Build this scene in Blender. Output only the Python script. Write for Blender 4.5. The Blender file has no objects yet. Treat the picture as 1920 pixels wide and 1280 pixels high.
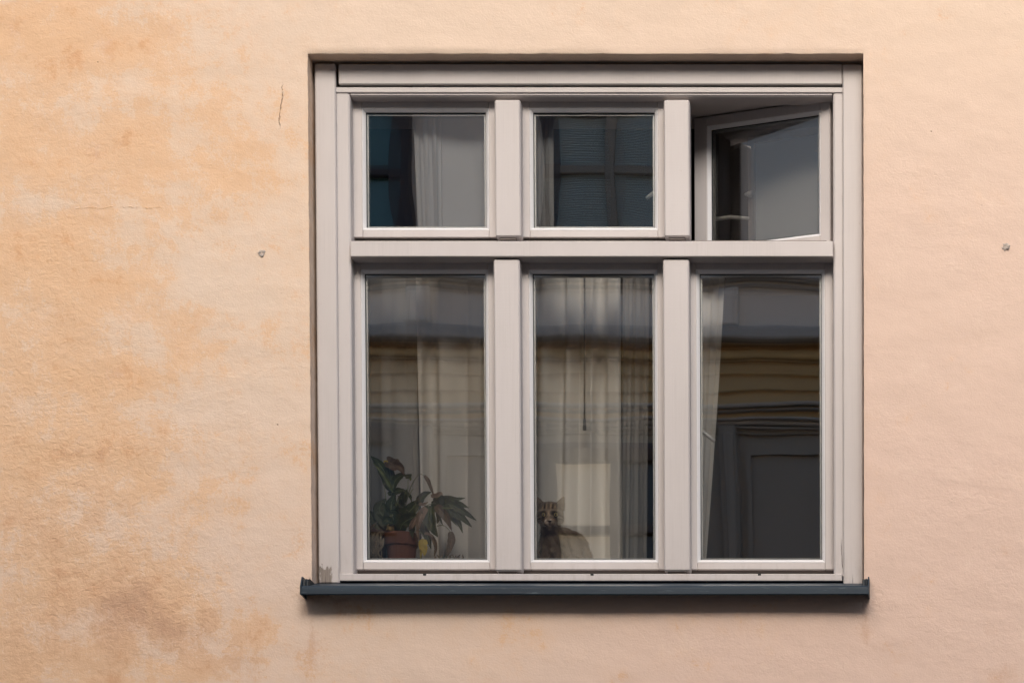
import bpy, math, random
import numpy as np
from mathutils import Vector, Matrix
R = math.radians
random.seed(7); rng = np.random.default_rng(7)
scene = bpy.context.scene
col = scene.collection

# ------------------------------------------------------------------ camera
S = 0.0016                       # metres per photograph pixel on the wall plane
D = 9.45                         # camera to wall
NX, NY = 1850.0, 2300.0          # foot of the perpendicular from the camera to the wall, in photo pixels
PITCH = R(2.2)
CAM = Vector((NX*S, -D, 1.6))
depth640 = D*math.cos(PITCH) - (NY-640)*S*math.sin(PITCH)
FPX = depth640/S
PXC, PYC = NX, NY + math.tan(PITCH)*FPX
cam_data = bpy.data.cameras.new('camera')
cam = bpy.data.objects.new('camera', cam_data); col.objects.link(cam)
cam.location = CAM
cam.rotation_euler = (R(90)-PITCH, 0, 0)
cam_data.sensor_width = 36.0
cam_data.lens = FPX/1920*36.0
cam_data.shift_x = (960-PXC)/1920
cam_data.shift_y = (PYC-640)/1920
cam_data.clip_start = 0.1; cam_data.clip_end = 500
scene.camera = cam

# ------------------------------------------------------------------ light
SUN_EL, SUN_AZ = R(35), R(13)    # azimuth measured from the street side, + to the right
world = bpy.data.worlds.new('World'); scene.world = world; world.use_nodes = True
wn = world.node_tree
sky = wn.nodes.new('ShaderNodeTexSky'); sky.sky_type = 'NISHITA'; sky.sun_disc = False
sky.sun_elevation = SUN_EL; sky.sun_rotation = R(180)+SUN_AZ
sky.air_density = 1.0; sky.dust_density = 4.5; sky.ozone_density = 0.6
wn.nodes['Background'].inputs['Strength'].default_value = 0.15
wn.links.new(sky.outputs[0], wn.nodes['Background'].inputs[0])
sun_d = bpy.data.lights.new('sun', 'SUN'); sun_d.energy = 1.5; sun_d.angle = R(22); sun_d.color = (1.0, 0.95, 0.89)
sun = bpy.data.objects.new('sun', sun_d); col.objects.link(sun)
to_sun = Vector((math.sin(SUN_AZ)*math.cos(SUN_EL), -math.cos(SUN_AZ)*math.cos(SUN_EL), math.sin(SUN_EL)))
sun.rotation_euler = to_sun.to_track_quat('Z', 'Y').to_euler(); sun.location = (1.5, -20, 20)
scene.view_settings.view_transform = 'Standard'; scene.view_settings.look = 'None'
scene.view_settings.exposure = 0.50; scene.view_settings.gamma = 1.0
scene.view_settings.use_curve_mapping = False
scene.render.engine = 'CYCLES'
scene.cycles.use_denoising = True
scene.cycles.max_bounces = 10; scene.cycles.transparent_max_bounces = 16
scene.cycles.caustics_reflective = False; scene.cycles.caustics_refractive = False

# ------------------------------------------------------------------ measuring helpers
_cp, _sp = math.cos(PITCH), math.sin(PITCH)
def ray(px, py):
    u, v = (px-PXC)/FPX, (PYC-py)/FPX
    return Vector((u, _cp + v*_sp, v*_cp - _sp))
def W(px, py, y=0.0):            # world point at depth y seen at photo pixel (px, py)
    d = ray(px, py); t = (y-CAM.y)/d.y
    return CAM + d*t
def WX(px, y, py=640): return W(px, py, y).x
def WZ(py, y, px=1100): return W(px, py, y).z
OPP = -10.5                      # plane of the house across the street
GLASS_Y = 0.142
def M(px, py, y=OPP):            # the point across the street mirrored at (px, py) by the closed panes
    g = W(px, py, GLASS_Y); d = ray(px, py); d.y = -d.y
    return g + d*((y-GLASS_Y)/d.y)
def MX(px, y=OPP): return M(px, 640, y).x
def MZ(py, y=OPP): return M(1100, py, y).z

# ------------------------------------------------------------------ node helper
class G:
    """small wrapper: node sockets with arithmetic"""
    def __init__(s, nt, sock): s.nt, s.s = nt, sock
    def _m(s, op, *o, clamp=False):
        n = s.nt.nodes.new('ShaderNodeMath'); n.operation = op; n.use_clamp = clamp
        for i, v in enumerate((s,)+o):
            if isinstance(v, G): s.nt.links.new(v.s, n.inputs[i])
            else: n.inputs[i].default_value = v
        return G(s.nt, n.outputs[0])
    def __add__(s, o): return s._m('ADD', o)
    __radd__ = __add__
    def __sub__(s, o): return s._m('SUBTRACT', o)
    def __mul__(s, o): return s._m('MULTIPLY', o)
    __rmul__ = __mul__
    def abs(s): return s._m('ABSOLUTE')
    def max(s, o): return s._m('MAXIMUM', o)
    def min(s, o): return s._m('MINIMUM', o)
    def pow(s, o): return s._m('POWER', o)
    def step(s, a, b):           # smoothstep a..b
        n = s.nt.nodes.new('ShaderNodeMapRange'); n.interpolation_type = 'SMOOTHSTEP'
        s.nt.links.new(s.s, n.inputs[0]); n.inputs[1].default_value = a; n.inputs[2].default_value = b
        return G(s.nt, n.outputs[0])
class Mat:
    def __init__(s, name, rough=0.6, spec=0.5, metallic=0.0, color=(.5, .5, .5)):
        s.m = bpy.data.materials.new(name); s.m.use_nodes = True
        s.nt = s.m.node_tree; s.b = s.nt.nodes['Principled BSDF']; s.out = s.nt.nodes['Material Output']
        s.b.inputs['Roughness'].default_value = rough; s.b.inputs['Specular IOR Level'].default_value = spec
        s.b.inputs['Metallic'].default_value = metallic; s.b.inputs['Base Color'].default_value = (*color, 1)
        s._co = None
    def co(s, kind='Object'):
        t = s.nt.nodes.new('ShaderNodeTexCoord'); return t.outputs[kind]
    def xyz(s):
        n = s.nt.nodes.new('ShaderNodeSeparateXYZ'); s.nt.links.new(s.co(), n.inputs[0])
        return [G(s.nt, n.outputs[i]) for i in range(3)]
    def noise(s, scale=(1, 1, 1), detail=5, rough=0.55, off=(0, 0, 0), dist=0.0, colour=False):
        mp = s.nt.nodes.new('ShaderNodeMapping'); s.nt.links.new(s.co(), mp.inputs[0])
        if not hasattr(scale, '__len__'): scale = (scale,)*3
        mp.inputs['Scale'].default_value = scale; mp.inputs['Location'].default_value = off
        n = s.nt.nodes.new('ShaderNodeTexNoise'); s.nt.links.new(mp.outputs[0], n.inputs['Vector'])
        n.inputs['Scale'].default_value = 1; n.inputs['Detail'].default_value = detail
        n.inputs['Roughness'].default_value = rough; n.inputs['Distortion'].default_value = dist
        return G(s.nt, n.outputs['Color' if colour else 'Fac'])
    def voronoi(s, scale, off=(0, 0, 0)):
        mp = s.nt.nodes.new('ShaderNodeMapping'); s.nt.links.new(s.co(), mp.inputs[0]); mp.inputs['Location'].default_value = off
        n = s.nt.nodes.new('ShaderNodeTexVoronoi'); s.nt.links.new(mp.outputs[0], n.inputs['Vector']); n.inputs['Scale'].default_value = scale
        return G(s.nt, n.outputs['Distance'])
    def attr(s, name, colour=False):
        n = s.nt.nodes.new('ShaderNodeAttribute'); n.attribute_name = name
        return G(s.nt, n.outputs['Color' if colour else 'Fac'])
    def mix(s, f, a, b):
        n = s.nt.nodes.new('ShaderNodeMix'); n.data_type = 'RGBA'
        for i, v in ((0, f), (6, a), (7, b)):
            if isinstance(v, G): s.nt.links.new(v.s, n.inputs[i])
            elif i == 0: n.inputs[0].default_value = v
            else: n.inputs[i].default_value = (*v, 1)
        return G(s.nt, n.outputs[2])
    def color(s, g): s.nt.links.new(g.s, s.b.inputs['Base Color']); return s
    def rough(s, g): s.nt.links.new(g.s, s.b.inputs['Roughness']); return s
    def bump(s, h, dist=0.001, strength=1.0):
        n = s.nt.nodes.new('ShaderNodeBump'); n.inputs['Distance'].default_value = dist; n.inputs['Strength'].default_value = strength
        s.nt.links.new(h.s, n.inputs['Height']); s.nt.links.new(n.outputs[0], s.b.inputs['Normal']); return s

# ------------------------------------------------------------------ mesh helpers
def tag(o, label=None, cat=None, group=None, kind=None):
    for k, v in (('label', label), ('category', cat), ('group', group), ('kind', kind)):
        if v: o[k] = v
    return o
def link(name, me, mat, parent=None, smooth=False):
    o = bpy.data.objects.new(name, me); col.objects.link(o)
    if mat is not None: me.materials.append(mat.m if isinstance(mat, Mat) else mat)
    if parent is not None: o.parent = parent
    if smooth: me.shade_smooth()
    return o
def empty(name, loc=(0, 0, 0)):
    o = bpy.data.objects.new(name, None); col.objects.link(o); o.location = loc; o.empty_display_size = 0.1
    return o
class MB:
    def __init__(s): s.v, s.f = [], []
    def add(s, vs, fs):
        b = len(s.v); s.v += [tuple(v) for v in vs]; s.f += [tuple(b+i for i in f) for f in fs]; return s
    def box(s, x0, x1, y0, y1, z0, z1, bev=0.0):
        if bev <= 0:
            return s.add([(x0,y0,z0),(x1,y0,z0),(x1,y1,z0),(x0,y1,z0),(x0,y0,z1),(x1,y0,z1),(x1,y1,z1),(x0,y1,z1)],
                         [(0,3,2,1),(4,5,6,7),(0,1,5,4),(1,2,6,5),(2,3,7,6),(3,0,4,7)])
        b = min(bev, (x1-x0)/2.1, (y1-y0)/2.1, (z1-z0)/2.1)
        # chamfered box: 24 vertices
        vs, idx = [], {}
        for ix, X in enumerate((x0, x1)):
            for iy, Y in enumerate((y0, y1)):
                for iz, Z in enumerate((z0, z1)):
                    sx, sy, sz = (1, -1)[ix], (1, -1)[iy], (1, -1)[iz]
                    idx[ix,iy,iz,0] = len(vs); vs.append((X, Y+sy*b, Z+sz*b))
                    idx[ix,iy,iz,1] = len(vs); vs.append((X+sx*b, Y, Z+sz*b))
                    idx[ix,iy,iz,2] = len(vs); vs.append((X+sx*b, Y+sy*b, Z))
        F = []
        for i in (0, 1):
            q = [idx[i,0,0,0], idx[i,1,0,0], idx[i,1,1,0], idx[i,0,1,0]]; F.append(q if i else q[::-1])
            q = [idx[0,i,0,1], idx[1,i,0,1], idx[1,i,1,1], idx[0,i,1,1]]; F.append(q[::-1] if i else q)
            q = [idx[0,0,i,2], idx[1,0,i,2], idx[1,1,i,2], idx[0,1,i,2]]; F.append(q if i else q[::-1])
        for i in (0, 1):
            for j in (0, 1):
                q = [idx[i,j,0,0], idx[i,j,1,0], idx[i,j,1,1], idx[i,j,0,1]]; F.append(q if (i ^ j) else q[::-1])
                q = [idx[i,0,j,0], idx[i,1,j,0], idx[i,1,j,2], idx[i,0,j,2]]; F.append(q[::-1] if (i ^ j) else q)
                q = [idx[0,i,j,1], idx[1,i,j,1], idx[1,i,j,2], idx[0,i,j,2]]; F.append(q if (i ^ j) else q[::-1])
                for k in (0, 1):
                    q = [idx[i,j,k,0], idx[i,j,k,1], idx[i,j,k,2]]; F.append(q if (i ^ j ^ k) else q[::-1])
        return s.add(vs, F)
    def ring(s, x0, x1, z0, z1, prof):
        """mitred rectangular moulding; prof = closed list of (inset, y)"""
        n = len(prof); vs, fs = [], []
        for cx, cz, sx, sz in ((x0,z0,1,1),(x1,z0,-1,1),(x1,z1,-1,-1),(x0,z1,1,-1)):
            for (i, y) in prof: vs.append((cx+sx*i, y, cz+sz*i))
        for c in range(4):
            d = (c+1) % 4
            for k in range(n):
                l = (k+1) % n
                fs.append((c*n+k, d*n+k, d*n+l, c*n+l))
        return s.add(vs, fs)
    def tube(s, pts, rad, seg=8, cap=True):
        pts = [Vector(p) for p in pts]
        if not hasattr(rad, '__len__'): rad = [rad]*len(pts)
        base = len(s.v); up = Vector((0.13, 0.31, 0.94)); fs = []; vs = []
        for i, p in enumerate(pts):
            t = (pts[min(i+1, len(pts)-1)] - pts[max(i-1, 0)]).normalized()
            a = t.cross(up); a = a.normalized() if a.length > 1e-4 else Vector((1, 0, 0)); b = t.cross(a)
            for k in range(seg):
                w = 2*math.pi*k/seg; vs.append(p + (a*math.cos(w)+b*math.sin(w))*rad[i])
        for i in range(len(pts)-1):
            for k in range(seg):
                l = (k+1) % seg; fs.append((i*seg+k, i*seg+l, (i+1)*seg+l, (i+1)*seg+k))
        if cap: fs += [tuple(range(seg))[::-1], tuple((len(pts)-1)*seg+k for k in range(seg))]
        return s.add(vs, fs)
    def lathe(s, c, prof, seg=32):
        vs, fs = [], []
        for (r, z) in prof:
            for k in range(seg):
                w = 2*math.pi*k/seg; vs.append((c[0]+r*math.cos(w), c[1]+r*math.sin(w), c[2]+z))
        for i in range(len(prof)-1):
            for k in range(seg):
                l = (k+1) % seg; fs.append((i*seg+k, i*seg+l, (i+1)*seg+l, (i+1)*seg+k))
        return s.add(vs, fs)
    def extrude_x(s, x0, x1, prof, nx=1):
        """profile (y,z) extruded along x with end faces"""
        n = len(prof); vs, fs = [], []
        for j in range(nx+1):
            x = x0+(x1-x0)*j/nx
            for (y, z) in prof: vs.append((x, y, z))
        for j in range(nx):
            for k in range(n):
                l = (k+1) % n; fs.append((j*n+k, (j+1)*n+k, (j+1)*n+l, j*n+l))
        fs += [tuple(range(n)), tuple(nx*n+k for k in range(n))[::-1]]
        return s.add(vs, fs)
    def mesh(s, name):
        me = bpy.data.meshes.new(name); me.from_pydata(s.v, [], s.f); me.update()
        import bmesh
        bm = bmesh.new(); bm.from_mesh(me); bmesh.ops.recalc_face_normals(bm, faces=bm.faces); bm.to_mesh(me); bm.free()
        return me
    def build(s, name, mat, parent=None, smooth=False): return link(name, s.mesh(name), mat, parent, smooth)
def nz(x, y, seed=0, octv=4, lac=2.0, gain=0.5):
    """smooth value noise on arrays, about -1..1"""
    tot = np.zeros(np.broadcast(x, y).shape); amp = 1.0; norm = 0
    for o in range(octv):
        r_ = np.random.default_rng(seed*97+o); T = r_.random((64, 64))*2-1
        X, Y = x*lac**o+o*7.3, y*lac**o+o*3.1
        xi, yi = np.floor(X).astype(int), np.floor(Y).astype(int); fx, fy = X-xi, Y-yi
        fx = fx*fx*(3-2*fx); fy = fy*fy*(3-2*fy)
        g = lambda a, b: T[a % 64, b % 64]
        tot = tot + amp*((g(xi,yi)*(1-fx)+g(xi+1,yi)*fx)*(1-fy)+(g(xi,yi+1)*(1-fx)+g(xi+1,yi+1)*fx)*fy)
        norm += amp; amp *= gain
    return tot/norm

# ================================================================== materials
def stucco_material():
    m = Mat('weathered_stucco', rough=0.92, spec=0.25)
    x, y, z = m.xyz()
    och, rgh, dirt_vignette, grey = m.attr('ochre'), m.attr('coarse'), m.attr('dirt_vignette'), m.attr('peach')
    N = lambda *a_, **k_: (m.noise(*a_, **k_)-0.5)*3.0
    big = N((1.7, 1.7, 2.6), 6, 0.6, dist=0.5)
    mid = N((5.0, 5, 5.5), 12, 0.72, off=(3, 1, 2), dist=0.3)
    mid2 = N((11, 9, 10), 12, 0.76, off=(8, 6, 1), dist=0.2)
    streak = N((48, 10, 5.0), 10, 0.70, off=(9, 2, 5))
    hatch = N((16, 10, 120), 8, 0.70, off=(1, 7, 5))
    fine = N(150, 6, 0.78)
    rag = mid*1.0 + mid2*0.8 + streak*0.24 + hatch*0.10 + fine*0.26     # ragged, brushed edges
    soft = (och + big*0.30 + rag*0.45).step(0.0, 1.0)
    crisp = (och*1.45 - 0.24 + big*0.2 + rag*1.25).step(0.34, 0.60)
    cream, ochre, rust = (0.71, 0.565, 0.44), (0.715, 0.455, 0.265), (0.63, 0.35, 0.19)
    peach = (0.68, 0.505, 0.415)
    base = m.mix(grey, cream, peach)
    c = m.mix(soft*0.74, base, ochre)
    c = m.mix(crisp*0.45, c, (0.70, 0.44, 0.255))
    c = m.mix((och*0.8 + rag*1.1).step(0.74, 1.25)*0.7*och.step(0.05, 0.3), c, rust)
    stain_vignette = (dirt_vignette + rag*0.75).step(0.22, 0.75)
    c = m.mix(stain_vignette*0.42, c, (0.56, 0.335, 0.215))
    c = m.mix((dirt_vignette*0.9+mid2*0.5+fine*0.2-0.25).step(0.25, 0.6)*0.35, c, (0.40, 0.24, 0.17))
    pale = (N((6, 5, 5), 12, 0.76, off=(4, 4, 9))*0.75+streak*0.22+mid2*0.4-dirt_vignette*0.2).step(0.08, 0.52)
    c = m.mix(pale*0.45, c, (0.75, 0.595, 0.485))
    run = (N((60, 10, 1.6), 6, 0.6, off=(2, 9, 4))*0.7+mid*0.25+dirt_vignette*0.4).step(0.35, 0.7)      # old water runs
    c = m.mix(run*0.16, c, (0.50, 0.33, 0.22))
    c = m.mix((fine*0.20+hatch*0.10).max(0.0), c, (0.46, 0.31, 0.20))
    # hairline cracks and scratches
    def line(ax, ac, c0, a0, a1, w, wob):
        n = m.noise(14, 5, 0.65, off=(c0, a0, 2))
        d = (ac - c0 + (n-0.5)*wob).abs()
        brk = m.noise(60, 5, 0.7, off=(a0, c0, 5)).step(0.40, 0.56)
        return d.step(w, w*0.2) * brk * ax.step(a0-0.01, a0+0.01) * ax.step(a1+0.012, a1-0.012)
    P = lambda px, py: W(px, py, 0)
    a, b = P(525, 240), P(525, 160); crk = line(z, x + (z-a.z)*-0.07, a.x-0.003, a.z, b.z, 0.0016, 0.05)
    a, b = P(140, 390), P(302, 390); scr = line(x, z, a.z, a.x, b.x, 0.0030, 0.045)
    a, b = P(1115, 1), P(1922, 1)
    c = m.mix(crk*0.7, c, (0.16, 0.09, 0.06)); c = m.mix(scr*0.3, c, (0.62, 0.33, 0.15))
    dots = (m.voronoi(9.0, (0.37, 0.2, 0.71)).step(0.030, 0.016))*m.noise(3, 2, off=(8, 8, 1)).step(0.55, 0.62)
    c = m.mix(dots*0.7, c, (0.22, 0.13, 0.08))
    m.color(c)
    trow = N((7, 7, 9), 2, 0.5, off=(2, 5, 1))                # broad trowel waves
    lines = N((26, 10, 80), 4, 0.65, off=(5, 2, 8), dist=0.25)              # dragged grain
    lump = N((52, 52, 66), 3.5, 0.62, off=(6, 3, 1), dist=0.5)              # coarse crumbs
    patch = N(2.3, 3, 0.6, off=(7, 1, 3)).step(-0.2, 0.5)                  # where the coat is rougher
    sand = N(210, 2, 0.6)
    pits = m.voronoi(55.0).step(0.10, 0.04)*N(4, 4, 0.6, off=(1, 3, 9)).step(0.1, 0.5)
    h = trow*0.5 + lines*(patch*0.045+0.02) + lump*(rgh*0.34+patch*0.06+0.02) + sand*0.07 - pits*0.35 - crk*0.5 + scr*0.25 - dots*0.4
    m.bump(h, 0.0046, 1.0)
    return m
STUCCO = stucco_material()
def paint_material():
    m = Mat('greyish_pink_paint', rough=0.42, spec=0.4)
    x, y, z = m.xyz()
    n = m.noise((5, 5, 2), 6, 0.6); g = m.noise((160, 160, 6), 4, 0.6); g2 = m.noise((6, 160, 160), 4, 0.6, off=(3, 3, 3)); sp = m.noise(70, 4, 0.65, off=(5, 1, 2))
    c = m.mix(n.step(0.3, 0.75), (0.54, 0.50, 0.487), (0.505, 0.465, 0.45))
    c = m.mix(sp.step(0.66, 0.76)*0.35, c, (0.40, 0.33, 0.29))
    brush = (m.noise((210, 210, 3), 4, 0.6, off=(1, 2, 3))-0.5)*(m.noise(4, 2, off=(3, 3, 1)).step(0.4, 0.6))
    c = m.mix(brush.abs()*1.1, c, (0.38, 0.345, 0.335))
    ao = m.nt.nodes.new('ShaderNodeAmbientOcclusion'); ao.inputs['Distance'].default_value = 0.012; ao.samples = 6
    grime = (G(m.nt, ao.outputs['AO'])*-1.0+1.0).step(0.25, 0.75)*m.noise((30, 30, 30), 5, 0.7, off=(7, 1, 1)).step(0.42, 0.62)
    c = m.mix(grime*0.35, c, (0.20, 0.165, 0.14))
    chips = m.noise((95, 95, 60), 5, 0.75, off=(8, 2, 6)).step(0.735, 0.76)
    c = m.mix(chips*0.7, c, (0.30, 0.25, 0.21))
    z0 = WZ(1092, 0.065)
    low = (z-z0).step(0.16, 0.0)
    c = m.mix(low*(m.noise((40, 40, 9), 6, 0.7, off=(2, 9, 1)).step(0.45, 0.75))*0.45, c, (0.36, 0.31, 0.28))
    # bare weathered wood at the foot of the left cover board
    cx = WX(611, 0.065, 1080); wob = (m.noise((60, 60, 30), 5, 0.7, off=(1, 4, 4))-0.5)*0.11
    bare = ((x-cx).abs()+wob*0.35).step(0.022, 0.015)*(z-z0+wob).step(0.056, 0.046)
    grain = m.noise((330, 60, 14), 5, 0.7)
    c = m.mix(bare, c, (0.24, 0.205, 0.18)); c = m.mix(bare*grain.step(0.5, 0.62)*0.6, c, (0.13, 0.105, 0.09))
    # drying splits at the foot of the right cover board
    def split(px, py0, py1, w, lean):
        p = W(px, py1, 0.065); q = W(px, py0, 0.065)
        d = (x-p.x-(z-p.z)*lean+(m.noise(45, 3, 0.6, off=(px, 1, 1))-0.5)*0.006).abs()
        return d.step(w, w*0.3)*(z-q.z).step(0.012, -0.03)*(z-p.z).step(-0.01, 0.0)
    sp_ = split(1600, 1078, 1101, 0.0014, -0.06).max(split(1579, 1012, 1060, 0.0014, -0.05)).max(split(611, 1075, 1094, 0.0012, 0.02))
    c = m.mix(sp_*0.85, c, (0.06, 0.045, 0.04))
    m.color(c)
    m.bump(g*0.5+g2*0.5+n*0.8-sp_*3.0-bare*0.6+bare*grain*0.9, 0.0007, 0.6)
    return m
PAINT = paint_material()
BEAD = Mat('skylit_bead_paint', rough=0.3, spec=0.5)  # paler than the frame paint: sky highlight put into the bead colour
BEAD.color(BEAD.mix(BEAD.noise(40, 5, 0.65).step(0.55, 0.8)*0.4, (0.72, 0.71, 0.715), (0.52, 0.47, 0.45)))
BEAD.bump(BEAD.noise((60, 60, 60), 4), 0.0006, 0.4)
RUBBER = Mat('black_gasket', rough=0.6, color=(0.012, 0.013, 0.013))
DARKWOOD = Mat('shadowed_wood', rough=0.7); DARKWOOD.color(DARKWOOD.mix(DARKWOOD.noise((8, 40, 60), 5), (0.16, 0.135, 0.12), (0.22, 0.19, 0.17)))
ALU = Mat('spacer_aluminium', rough=0.4, metallic=0.6, color=(0.45, 0.46, 0.46))
CHROME = Mat('brushed_handle_metal', rough=0.28, metallic=0.1, color=(0.90, 0.89, 0.88)); CHROME.bump(CHROME.noise((40, 300, 300), 3), 0.0002, 0.4)
def sill_material():
    m = Mat('dark_teal_sheet_metal', rough=0.45, spec=0.3)
    n = m.noise((3, 30, 30), 6, 0.65); sp = m.noise(190, 3, 0.6, off=(3, 2, 2)); sc = m.noise((9, 140, 140), 4, 0.65, off=(1, 1, 7))
    c = m.mix(n.step(0.35, 0.75), (0.009, 0.021, 0.035), (0.016, 0.033, 0.050))
    c = m.mix(sc.step(0.64, 0.70)*0.3, c, (0.16, 0.21, 0.235))
    c = m.mix(sp.step(0.755, 0.80), c, (0.62, 0.62, 0.60))
    m.color(c); m.rough(n*0.35+0.30); m.bump(m.noise((4, 30, 30), 3, 0.5), 0.0008, 0.5); return m
SILL = sill_material()
def glass_material(name, refl, tint, wob):
    m = bpy.data.materials.new(name); m.use_nodes = True; nt = m.node_tree; nt.nodes.remove(nt.nodes['Principled BSDF'])
    tr = nt.nodes.new('ShaderNodeBsdfTransparent'); tr.inputs[0].default_value = (*tint, 1)
    gl = nt.nodes.new('ShaderNodeBsdfGlossy'); gl.inputs['Roughness'].default_value = 0.0; gl.inputs[0].default_value = (0.98, 0.99, 1, 1)
    fr = nt.nodes.new('ShaderNodeFresnel'); fr.inputs[0].default_value = 1.5
    ad = nt.nodes.new('ShaderNodeMath'); ad.operation = 'ADD'; ad.use_clamp = True; ad.inputs[1].default_value = refl; nt.links.new(fr.outputs[0], ad.inputs[0])
    tc = nt.nodes.new('ShaderNodeTexCoord'); mp = nt.nodes.new('ShaderNodeMapping'); mp.inputs['Scale'].default_value = (3.5, 3.5, 5.0)
    nn = nt.nodes.new('ShaderNodeTexNoise'); nn.inputs['Scale'].default_value = 1; nn.inputs['Detail'].default_value = 1
    bp = nt.nodes.new('ShaderNodeBump'); bp.inputs['Distance'].default_value = wob; bp.inputs['Strength'].default_value = 1.0
    nt.links.new(tc.outputs['Object'], mp.inputs[0]); nt.links.new(mp.outputs[0], nn.inputs['Vector']); nt.links.new(nn.outputs[0], bp.inputs['Height'])
    nt.links.new(bp.outputs[0], gl.inputs['Normal'])
    mx = nt.nodes.new('ShaderNodeMixShader'); nt.links.new(ad.outputs[0], mx.inputs[0]); nt.links.new(tr.outputs[0], mx.inputs[1]); nt.links.new(gl.outputs[0], mx.inputs[2])
    nt.links.new(mx.outputs[0], nt.nodes['Material Output'].inputs[0]); return m
GLASS_A = glass_material('outer_window_glass', 0.20, (0.99, 0.995, 0.992), 0.00014)
GLASS_B = glass_material('inner_window_glass', 0.12, (0.99, 0.995, 0.992), 0.00016)
def cloth_material(name, c1, c2, sheer, fold=90):
    m = Mat(name, rough=0.9, spec=0.1); nt = m.nt
    w = m.noise((fold, fold, 3), 4, 0.6); c = m.mix(w, c1, c2); m.color(c); m.bump(m.noise((60, 60, 8), 4, 0.6), 0.002, 0.4)
    tl = nt.nodes.new('ShaderNodeBsdfTranslucent'); nt.links.new(c.s, tl.inputs[0])
    tr = nt.nodes.new('ShaderNodeBsdfTransparent')
    a = nt.nodes.new('ShaderNodeMixShader'); a.inputs[0].default_value = 0.10; nt.links.new(m.b.outputs[0], a.inputs[1]); nt.links.new(tl.outputs[0], a.inputs[2])
    b = nt.nodes.new('ShaderNodeMixShader'); b.inputs[0].default_value = sheer; nt.links.new(a.outputs[0], b.inputs[1]); nt.links.new(tr.outputs[0], b.inputs[2])
    nt.links.new(b.outputs[0], m.out.inputs[0]); return m
CURTAIN = cloth_material('sheer_cream_curtain', (0.92, 0.885, 0.83), (0.86, 0.825, 0.775), 0.03, 14)
CURTAIN_MID = cloth_material('sheer_beige_curtain', (0.82, 0.775, 0.72), (0.74, 0.70, 0.65), 0.12, 14)
CURTAIN_DIM = cloth_material('thin_grey_curtain', (0.60, 0.58, 0.56), (0.50, 0.485, 0.47), 0.25, 14)
CURTAIN_WHITE = cloth_material('plain_white_curtain', (0.66, 0.665, 0.68), (0.60, 0.605, 0.62), 0.12, 20)

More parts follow.
